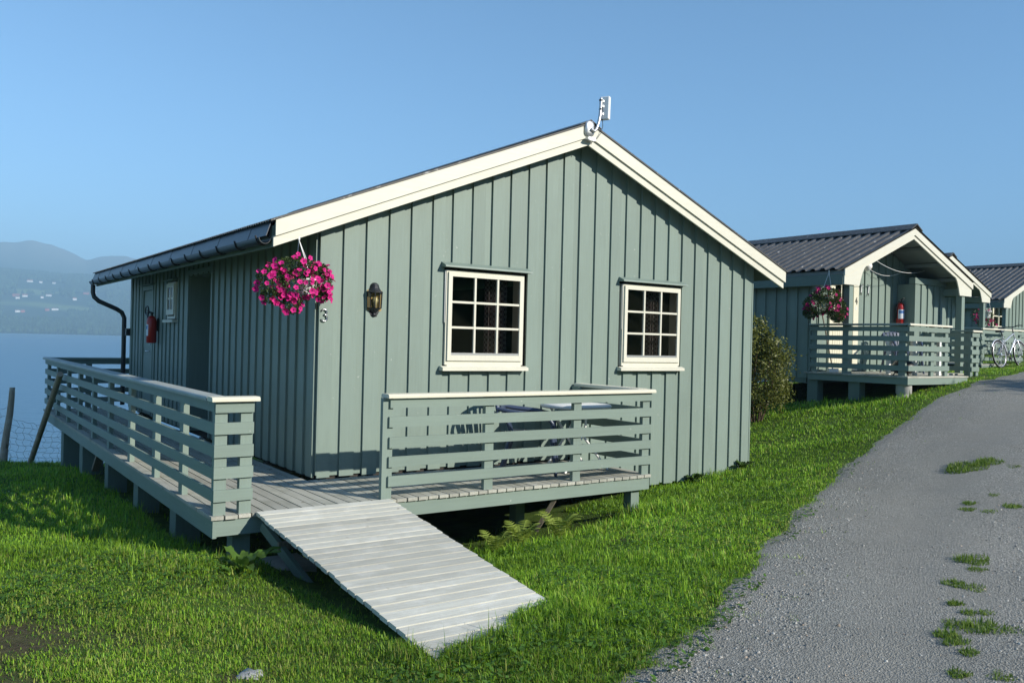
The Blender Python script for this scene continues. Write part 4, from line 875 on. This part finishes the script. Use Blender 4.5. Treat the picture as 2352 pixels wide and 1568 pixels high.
wheel(0, 'rear'); wheel(1.06, 'front')
BB = (.44, 0, .29); ST = (.28, 0, .80); HT = (.86, 0, .88); HB = (.90, 0, .74)
for p, q, r in ((BB, ST, .016), (BB, HB, .019), ((.33, 0, .66), HT, .016), (HT, HB, .019), (BB, (0, .04, WRD), .010), (BB, (0, -.04, WRD), .010), ((.31, 0, .72), (0, .04, WRD), .009), ((.31, 0, .72), (0, -.04, WRD), .009)):
    MB().tube([p, q], r, 8).build('frame_tube', 'bike_silver', bk)
for s in (-1, 1): MB().tube([HB, (.93, s*.05, .68), (1.06, s*.05, WRD)], .012, 7).build('fork', 'bike_silver', bk)
MB().tube([ST, (.26, 0, .90)], .013, 7).build('seat_post', 'black_plastic', bk); MB().prism([(.10, -.07), (.30, -.02), (.40, 0), (.30, .02), (.10, .07)], 'z', .90, .945).build('saddle', 'black_plastic', bk)
MB().tube([HT, (.84, 0, 1.02), (.88, 0, 1.05)], .014, 7).build('stem', 'black_plastic', bk); MB().tube([(.74, -.30, 1.04), (.84, -.16, 1.07), (.88, 0, 1.05), (.84, .16, 1.07), (.74, .30, 1.04)], .013, 7).build('handlebar', 'black_plastic', bk)
MB().lathe([(.05, -.004), (.09, -.004), (.09, .004), (.05, .004)], (0, 0, 0), 20).build('chainring', 'black_plastic', bk, (.44, -.05, .29), (rad(90), 0, 0))
for s in (-1, 1): MB().tube([(.44, s*.06, .29), (.44+.02*s, s*.08, .29+s*.16), (.44+.02*s, s*.16, .29+s*.16)], .010, 6).build('crank', 'black_plastic', bk)
MB().tube([(-.05, -.06, .70), (.25, -.06, .72)], .007, 5).tube([(-.05, .06, .70), (.25, .06, .72)], .007, 5).tube([(0, -.07, WRD), (-.03, -.06, .70)], .006, 5).tube([(0, .07, WRD), (-.03, .06, .70)], .006, 5).build('rear_rack', 'black_plastic', bk)
# ------------------------------------------------------------------ fence on the left, leaning pole
fp = thing('fence_post', 'weathered crooked fence post at the left frame edge', 'fence post', (-1.82, 9.55, h1(-1.82, 9.55)))
MB().tube([(-.07, 0, -.2), (-.05, 0, .25), (-.02, 0, .55), (.02, .0, .85), (.04, 0, 1.12), (.05, 0, 1.34)], [.065, .062, .056, .055, .05, .045], 9).build('stake', 'rawpost', fp)
lp = MB().tube([(-1.55, 9.0, h1(-1.5, 8.8)-.1), (-1.40, 6.5, .73)], .045, 9).build('leaning_pole', 'rawpost'); tag(lp, 'round pole leaning against the far end of the left railing', 'pole')
def wire_fence():
    b = MB(); A = Vector((-3.4, 10.2, h1(-3.4, 10.2))); B = Vector((-1.82, 9.55, h1(-1.82, 9.55))); Cc = Vector((-.5, 9.35, h1(-.5, 9.35)))
    for P, Q, n, h0 in ((A, B, 11, 1.0), (B, Cc, 12, .8)):
        for i_ in range(n+1):
            t = i_/n; pts = []
            for k in range(9):
                p = P.lerp(Q, t); p.z = P.z*(1-t)+Q.z*t+h0*k/8-.12*math.sin(PI*t)*(k/8); p.x += jit(.02)+(.05 if k % 2 else 0); p.y += jit(.02); pts.append(p)
            b.tube(pts, .0032, 3, False)
        for k in range(7):
            pts = []
            for i_ in range(n*2+1):
                t = i_/(n*2); p = P.lerp(Q, t); p.z = P.z*(1-t)+Q.z*t+h0*(k+1)/7-.12*math.sin(PI*t)*(k/7)+jit(.018); pts.append(p)
            b.tube(pts, .0034, 3, False)
    tag(b.build('wire_fence', 'steel_wire'), 'sagging wire netting beside the crooked fence post', 'wire fence')
wire_fence()
# ------------------------------------------------------------------ plants
def dock(x, y, label, n=9, sc=1.0, mat='leaf_dock', name='dock_plant', wide=.3):
    t = thing(name, label, 'plant', (x, y, h1(x, y)))
    for k in range(n):
        a = 2*PI*k/n+jit(.4); L = sc*random.uniform(.13, .26); el = random.uniform(.5, 1.2); b = MB(); vs = []; m = 7
        for i_ in range(m+1):
            s = i_/m; r = L*s*math.cos(el)*(1+.25*s); z = L*(s*math.sin(el)-.35*s*s); wv = wide*L*math.sin(PI*min(1, s*.92+.06))**.8*.5
            if s < .15: wv = .012*sc
            for sd_ in (-1, 0, 1): vs.append((r*math.cos(a)-sd_*wv*math.sin(a), r*math.sin(a)+sd_*wv*math.cos(a), z+abs(sd_)*wv*.3+.01*math.sin(i_*2.2)*sd_*sc))
        fs = []
        for i_ in range(m): fs += [(i_*3, i_*3+1, i_*3+4, i_*3+3), (i_*3+1, i_*3+2, i_*3+5, i_*3+4)]
        b.add(vs, fs, True).build('leaf', mat, t)
dock(-1.25, -1.78, 'broad-leaved dock plant below the deck corner, left of the ramp', 12, 1.35)
dock(5.25, -.12, 'round-leaved plant at the foot of the gable wall', 12, .95, 'leaf', 'wall_plant', .6); dock(6.2, -.10, 'bushy weed at the right-hand corner of the nearest cabin', 16, 1.1, 'leaf', 'wall_plant', .25)
dock(10.9, 2.9, 'sunlit leafy plant seen under the second cabin deck', 12, 1.4, 'leaf_dock', 'leafy_plant', .5)
def fern(x, y, label, sc):
    t = thing('fern', label, 'fern', (x, y, h1(x, y)), 0, 'ferns in the shade of the deck')
    for k in range(9):
        a = 2*PI*k/9+jit(.3); L = sc*random.uniform(.26, .36); vs = []; fs = []
        sp = []
        for i_ in range(13):
            s = i_/12; sp.append(Vector((L*s*.62*math.cos(a), L*s*.62*math.sin(a), L*(1.65*s-.95*s*s))))
        for i_ in range(1, 12):
            d = (sp[i_+1]-sp[i_-1]).normalized(); sd_ = d.cross(Vector((0, 0, 1))).normalized(); w_ = L*.27*math.sin(PI*(i_/12)**.75)
            for s in (-1, 1):
                o = len(vs); tip = sp[i_]+sd_*s*w_+d*w_*.35-Vector((0, 0, w_*.15)); vs += [sp[i_]-d*L*.028, sp[i_]+d*L*.034, tip]; fs.append((o, o+1, o+2))
        MB().add(vs, fs).tube(sp, .003, 4, False).build('frond', 'leaf_fern', t)
fern(1.13, -1.50, 'fern under the deck edge nearest the ramp', .85); fern(1.45, -1.45, 'middle fern of the row under the deck front', 1.0); fern(1.92, -1.42, 'bright yellow green fern, rightmost of the row under the deck', 1.15)
def leaf_cloud(cent, rads, n, size, rg, clump=40):
    cc = []
    while len(cc) < clump:
        d = rg.normal(size=3); d /= np.linalg.norm(d); cc.append(np.array(cent)+d*np.array(rads)*rg.uniform(.35, 1.0)**.6)
    cc = np.array(cc); idx = rg.integers(0, clump, n); p = cc[idx]+rg.normal(size=(n, 3))*np.array(rads)*.16
    d = rg.normal(size=(n, 3)); d /= np.linalg.norm(d, axis=1)[:, None]; s = np.cross(d, rg.normal(size=(n, 3))); s /= np.linalg.norm(s, axis=1)[:, None]; L = rg.uniform(.6, 1.4, n)[:, None]*size
    V = np.stack([p, p+d*L*.5+s*L*.3, p+d*L, p+d*L*.5-s*L*.3], 1).reshape(-1, 3); F = (np.arange(n)[:, None, None]*4+np.array([(0, 1, 2), (0, 2, 3)])[None]).reshape(-1, 3)
    return V, F
def shrub(x, y, label):
    z = h1(x, y); t = thing('shrub', label, 'shrub', (x, y, z)); rg = np.random.default_rng(11)
    V1, F1 = leaf_cloud((0, 0, .78), (.60, .6, .74), 9500, .05, rg, 60); V2, F2 = leaf_cloud((-.12, 0, 1.42), (.34, .36, .42), 3600, .05, rg, 28)
    bulk('crown', np.concatenate([V1, V2]), np.concatenate([F1, F2+len(V1)]), 'leaf_shrub', None, t)
    b = MB()
    for k in range(9): a = k*.7; b.tube([(.06*math.cos(a), .06*math.sin(a), -.1), (.25*math.cos(a), .25*math.sin(a), .5), (.4*math.cos(a+.3), .4*math.sin(a+.3), 1.0+.05*k)], [.018, .012, .004], 5)
    b.build('trunk', 'bark', t)
shrub(9.02, 1.95, 'olive brown shrub in the gap between the two nearest cabins')
rk = MB(); rg = np.random.default_rng(4); rk.lathe([(.001, .05), (.07, .045), (.11, .02), (.12, -.03), (.1, -.06)], (0, 0, 0), 9)
rk.v = [(v[0]*(1+.25*math.sin(i_*2.3)), v[1]*(1+.3*math.cos(i_*1.7)), v[2]+.012*math.sin(i_*3.1)) for i_, v in enumerate(rk.v)]
rk.v = [(v[0]*.7, v[1]*.7, v[2]*.7) for v in rk.v]
tag(rk.build('stone', 'rock', None, (-1.80, -3.66, h1(-1.8, -3.66)-.016)), 'grey stone showing through the grass at the bottom edge', 'stone')
# tree beyond the right edge of the frame whose shade falls over the upper track
def tree(x, y, hgt, label, seed):
    z = h1(x, y); rg = np.random.default_rng(seed); t = thing('tree', label, 'tree', (x, y, z), 0, 'trees along the far side of the track')
    b = MB().tube([(0, 0, -.3), (.05, 0, hgt*.3), (-.05, .05, hgt*.6), (0, 0, hgt*.9)], [.2, .16, .1, .03], 9)
    for k in range(9): a = k*2.4; zz = hgt*(.3+.06*k); b.tube([(0, 0, zz), (hgt*.16*math.cos(a), hgt*.16*math.sin(a), zz+.5), (hgt*.26*math.cos(a), hgt*.26*math.sin(a), zz+.8)], [.06, .04, .01], 6)
    b.build('trunk', 'bark', t); V, F = leaf_cloud((0, 0, hgt*.62), (hgt*.30, hgt*.30, hgt*.36), 14000, .16, rg, 90); bulk('crown', V, F, 'leaf', None, t)
tree(16.6, -9.6, 4.5, 'leafy tree on the far side of the track, beyond the right edge', 21); tree(21.4, -8.9, 4.6, 'second leafy tree further up the track, beyond the right edge', 22)
# wooded slope behind the viewer (it is what the window panes mirror)
def wood_behind():
    rg = np.random.default_rng(31); V = []; F = []
    for k in range(190):
        x = rg.uniform(-45, 62); y = rg.uniform(-62, -36); z = h1(x, y)-.5; hg = rg.uniform(6, 11); o0 = len(V)
        for lv in range(5):
            zz = z+hg*(.08+.19*lv); r = hg*.24*(1-lv/5.6); n = 9; o = len(V); V.append((x, y, zz+hg*.30))
            for i_ in range(n): a = 2*PI*i_/n+rg.uniform(-.2, .2); rr = r*rg.uniform(.6, 1.15); V.append((x+rr*math.cos(a), y+rr*math.sin(a), zz+rg.uniform(-.2, .2)))
            F += [(o, o+1+i_, o+1+(i_+1) % n) for i_ in range(n)]
    tag(bulk('wood', np.array(V), np.array(F), 'conifer'), 'dark conifer wood on the slope behind the viewer', 'wood', kind='stuff')
wood_behind()
# ------------------------------------------------------------------ fjord, far shore, mountains
WATER = -8.0
def water():
    k = NT('water'); v = k.coord((1, 1, 1), False)
    mp = k.n('ShaderNodeMapping'); mp.inputs['Scale'].default_value = (.25, 1.0, 1); k.l(v, mp.inputs['Vector'])
    n1 = k.noise(mp.outputs[0], .9, 3, .6, .6); n2 = k.noise(v, .012, 3, .5)
    k.base((.05, .14, .23)); k.rough(.28, .5); k.p.inputs['IOR'].default_value = 1.33; k.bump(n1, .6, .35); MATS['water'] = k.m
    xs = np.linspace(-4500, 6300, 24); ys = np.concatenate([[20, 60, 150, 400, 900], np.linspace(1500, 7200, 8)])
    X, Y = np.meshgrid(xs, ys); V = np.stack([X, Y, np.full_like(X, WATER)], -1).reshape(-1, 3); n = len(xs)
    i_ = (np.arange(n-1)[None]+n*np.arange(len(ys)-1)[:, None]).ravel(); F = np.concatenate([np.stack([i_, i_+1, i_+n+1], 1), np.stack([i_, i_+n+1, i_+n], 1)])
    tag(bulk('water', V, F, 'water'), kind='structure')
water()
def fbm(a, d, s):
    return wave(a*s, d*s, 1.)*.5+wave(a*s*2.1+3, d*s*2.1, 1.)*.27+wave(a*s*4.3, d*s*4.3+7, 1.)*.15+wave(a*s*8.7+1, d*s*8.7, 1.)*.08
D0, D1 = 2200., 3400.
def hill_h(x, y):
    d = np.hypot(x-CAM.x, y-CAM.y); s = np.clip((d-D0)/(D1-D0), 0, 1.0); a = np.arctan2(x-CAM.x, y-CAM.y)
    base = (.55*s+.45*s*s*(3-2*np.clip(s, 0, 1)))*200.0
    return WATER+np.where(d < D0, (d-D0)*.1, base*(1+.10*fbm(a*9, d*.001, 1.))+14*fbm(x*.006, y*.006, 1.)*np.clip(s*4, 0, 1))
def meadow(x, y):
    d = np.hypot(x-CAM.x, y-CAM.y); s = (d-D0)/(D1-D0); a = np.arctan2(x-CAM.x, y-CAM.y)
    m = np.exp(-((s-.40-.03*np.sin(a*30))/.045)**2)*.9+np.exp(-((s-.56)/.05)**2)*1.0+np.exp(-((s-.78)/.05)**2)*.6
    return m*(.62+.6*wave(a*60, d*.01, 1.))
FH = [(69, 648, 0, 1.5, 'white house highest up on the far hillside, at the left'), (94, 650, 0, .7, 'small white shed right of the highest house across the fjord'), (124, 652, 0, .6, 'tiny pale hut at the right end of the highest row across the fjord'), (37, 681, 1, 1.6, 'long red barn in the middle row across the fjord'), (57, 682, 0, 1.1, 'white farmhouse right of the long red barn across the fjord'), (40, 686, 0, .8, 'small pale house below the red barn across the fjord'), (112, 681, 0, 1.2, 'lone white house in the centre of the middle row across the fjord'), (96, 685, 0, .5, 'tiny white hut left of the lone white house across the fjord'), (171, 689, 0, .8, 'small pale shed low right of the middle row across the fjord'), (198, 676, 1, 1.4, 'red and white farm building right of centre across the fjord'), (214, 675, 0, 1.2, 'white farmhouse beside the right-hand red farm building across the fjord'), (40, 717, 0, 1.0, 'white house lowest on the left, near the far shore'), (52, 717, 1, .7, 'reddish shed next to the lowest left house near the far shore'), (108, 713, 1, .8, 'reddish shed left of the big lower house across the fjord'), (126, 713, 0, 1.5, 'big white house on the lower meadow across the fjord')]
def house_spot(u, v):
    d = pray(u, v); hd = math.hypot(d.x, d.y)
    for D in np.arange(D0+15, D1, 6.0):
        p = CAM+d*(D/hd)
        if p.z < float(hill_h(p.x, p.y)): return p
    return None
def far_land():
    az = np.linspace(rad(-45), rad(80), 520); ds = np.concatenate([[D0-40, D0], np.linspace(D0+20, D1+500, 90)]); A, D = np.meshgrid(az, ds)
    X = CAM.x+D*np.sin(A); Y = CAM.y+D*np.cos(A); Z = hill_h(X, Y); M = meadow(X, Y)
    V = np.stack([X, Y, Z], -1).reshape(-1, 3); n = len(az); i_ = (np.arange(n-1)[None]+n*np.arange(len(ds)-1)[:, None]).ravel()
    F = np.concatenate([np.stack([i_, i_+1, i_+n+1], 1), np.stack([i_, i_+n+1, i_+n], 1)])
    t = np.clip((M.ravel()-.35)/.25, 0, 1)[:, None]; col = np.array([.025, .045, .022])*(1-t)+np.array([.15, .20, .06])*t
    tag(bulk('hillside', V, F, 'far_leaf', col, smooth=True), kind='structure')
    rg = np.random.default_rng(8); N = 30000; a = rg.uniform(rad(0), rad(15), N); d = D0+(D1-D0)*1.08*rg.random(N); x = CAM.x+d*np.sin(a); y = CAM.y+d*np.cos(a); keep = meadow(x, y) < .42+.12*rg.normal(size=N)
    for u, v, *_ in FH:
        q = house_spot(u, v)
        if q is not None: keep &= ~((np.abs((x-q.x)*math.cos(.12)-(y-q.y)*math.sin(.12)) < 34) & (((x-q.x)*math.sin(.12)+(y-q.y)*math.cos(.12)) < 25) & (((x-q.x)*math.sin(.12)+(y-q.y)*math.cos(.12)) > -170))
    x, y = x[keep], y[keep]; n = len(x); z = hill_h(x, y)
    hh = rg.uniform(7, 19, n); r = hh*rg.uniform(.26, .42, n); V = np.empty((n, 7, 3)); ph = rg.uniform(0, 6, n); V[:, 0] = np.stack([x, y, z+hh], 1)
    for k in range(5):
        t = ph+2*PI*k/5; q = rg.uniform(.7, 1.2, n); V[:, 1+k] = np.stack([x+r*q*np.cos(t), y+r*q*np.sin(t), z+hh*rg.uniform(.3, .55, n)], 1)
    V[:, 6] = np.stack([x, y, z-1], 1); T = [(0, 1+k, 1+(k+1) % 5) for k in range(5)]+[(6, 1+(k+1) % 5, 1+k) for k in range(5)]
    F = (np.arange(n)[:, None, None]*7+np.array(T)[None]).reshape(-1, 3); c = np.array([.032, .055, .024])*rg.uniform(.4, 1.9, n)[:, None]*np.array([1, 1, 1])
    tag(bulk('forest', V.reshape(-1, 3), F, 'far_leaf', np.repeat(c, 7, 0)), 'hazy forest covering the far shore of the fjord', 'forest', kind='stuff')
    # mountains
    px = np.array([-1500, -700, -300, -120, 0, 40, 75, 110, 150, 195, 215, 250, 290, 340, 450, 700, 1200, 2000, 3500]); pe = np.array([120, 150, 175, 195, 203, 207, 209, 203, 186, 168, 172, 180, 176, 165, 150, 130, 110, 100, 90])
    f = FMM/36*2352; paz = YAW+np.arctan((px-1176)/f); az = np.linspace(rad(-50), rad(82), 700); DM = 4300.
    crest = np.interp(az, paz, pe/f/np.cos(np.clip(paz-YAW, -1.2, 1.2))**0)/np.sqrt(1)*np.cos(az-YAW).clip(.3, 1)*DM/np.cos(0)
    crest = crest*(1+.012*fbm(az*40, az*0, 1.)+.008*np.sin(az*210+np.sin(az*77)))
    ds = np.concatenate([np.linspace(3420, DM, 40), np.linspace(DM+60, DM+1400, 10)]); A, D = np.meshgrid(az, ds); s = np.clip((D-3420)/(DM-3420), 0, 1); back = np.clip((D-DM)/1400, 0, 1)
    X = CAM.x+D*np.sin(A); Y = CAM.y+D*np.cos(A); Z = WATER+120+(crest[None]-120)*(s**1.3)*(1-.75*back)+60*fbm(X*.0016, Y*.0016, 1.)*s*(1-s)*3
    n = len(az); i_ = (np.arange(n-1)[None]+n*np.arange(len(ds)-1)[:, None]).ravel(); F = np.concatenate([np.stack([i_, i_+1, i_+n+1], 1), np.stack([i_, i_+n+1, i_+n], 1)])
    t = np.clip((Z.ravel()-240)/180+.3*fbm(X.ravel()*.004, Y.ravel()*.004, 1.), 0, 1)[:, None]; col = np.array([.04, .06, .03])*(1-t)+np.array([.22, .22, .20])*t
    tag(bulk('mountains', np.stack([X, Y, Z], -1).reshape(-1, 3), F, 'far_leaf', col, smooth=True), kind='structure')
far_land()
def far_house(u, v, red, sc, label):
    d = pray(u, v); best = house_spot(u, v)
    if best is None: return
    t = thing('house', label, 'house', (best.x, best.y, float(hill_h(best.x, best.y))-1.0), -math.atan2(d.x, d.y)+.25*math.sin(u), 'houses across the fjord'); L, W_, Hh = 9*sc+3, 7.5, 5.5
    MB().box(-L/2, L/2, -W_/2, W_/2, -2, Hh).build('wall', 'house_red' if red else 'house_white', t)
    MB().prism([(-W_/2-.5, Hh), (W_/2+.5, Hh), (0, Hh+3.4)], 'x', -L/2-.5, L/2+.5).build('roof', 'house_roof2' if (u % 2) else 'house_roof', t)
for a in FH: far_house(*a)
# ------------------------------------------------------------------ haze over the fjord
k = NT('haze'); k.t.nodes.remove(k.p); pv = k.n('ShaderNodeVolumePrincipled'); pv.inputs['Color'].default_value = (.44, .74, 1.0, 1); pv.inputs['Density'].default_value = .0004; pv.inputs['Anisotropy'].default_value = -0.15
k.l(pv.outputs[0], k.out.inputs['Volume']); MATS['haze'] = k.m
tag(MB().box(-5800, 6600, -300, 7300, -18, 530).build('haze', 'haze'), 'pale blue haze lying over the fjord', 'haze', kind='stuff')
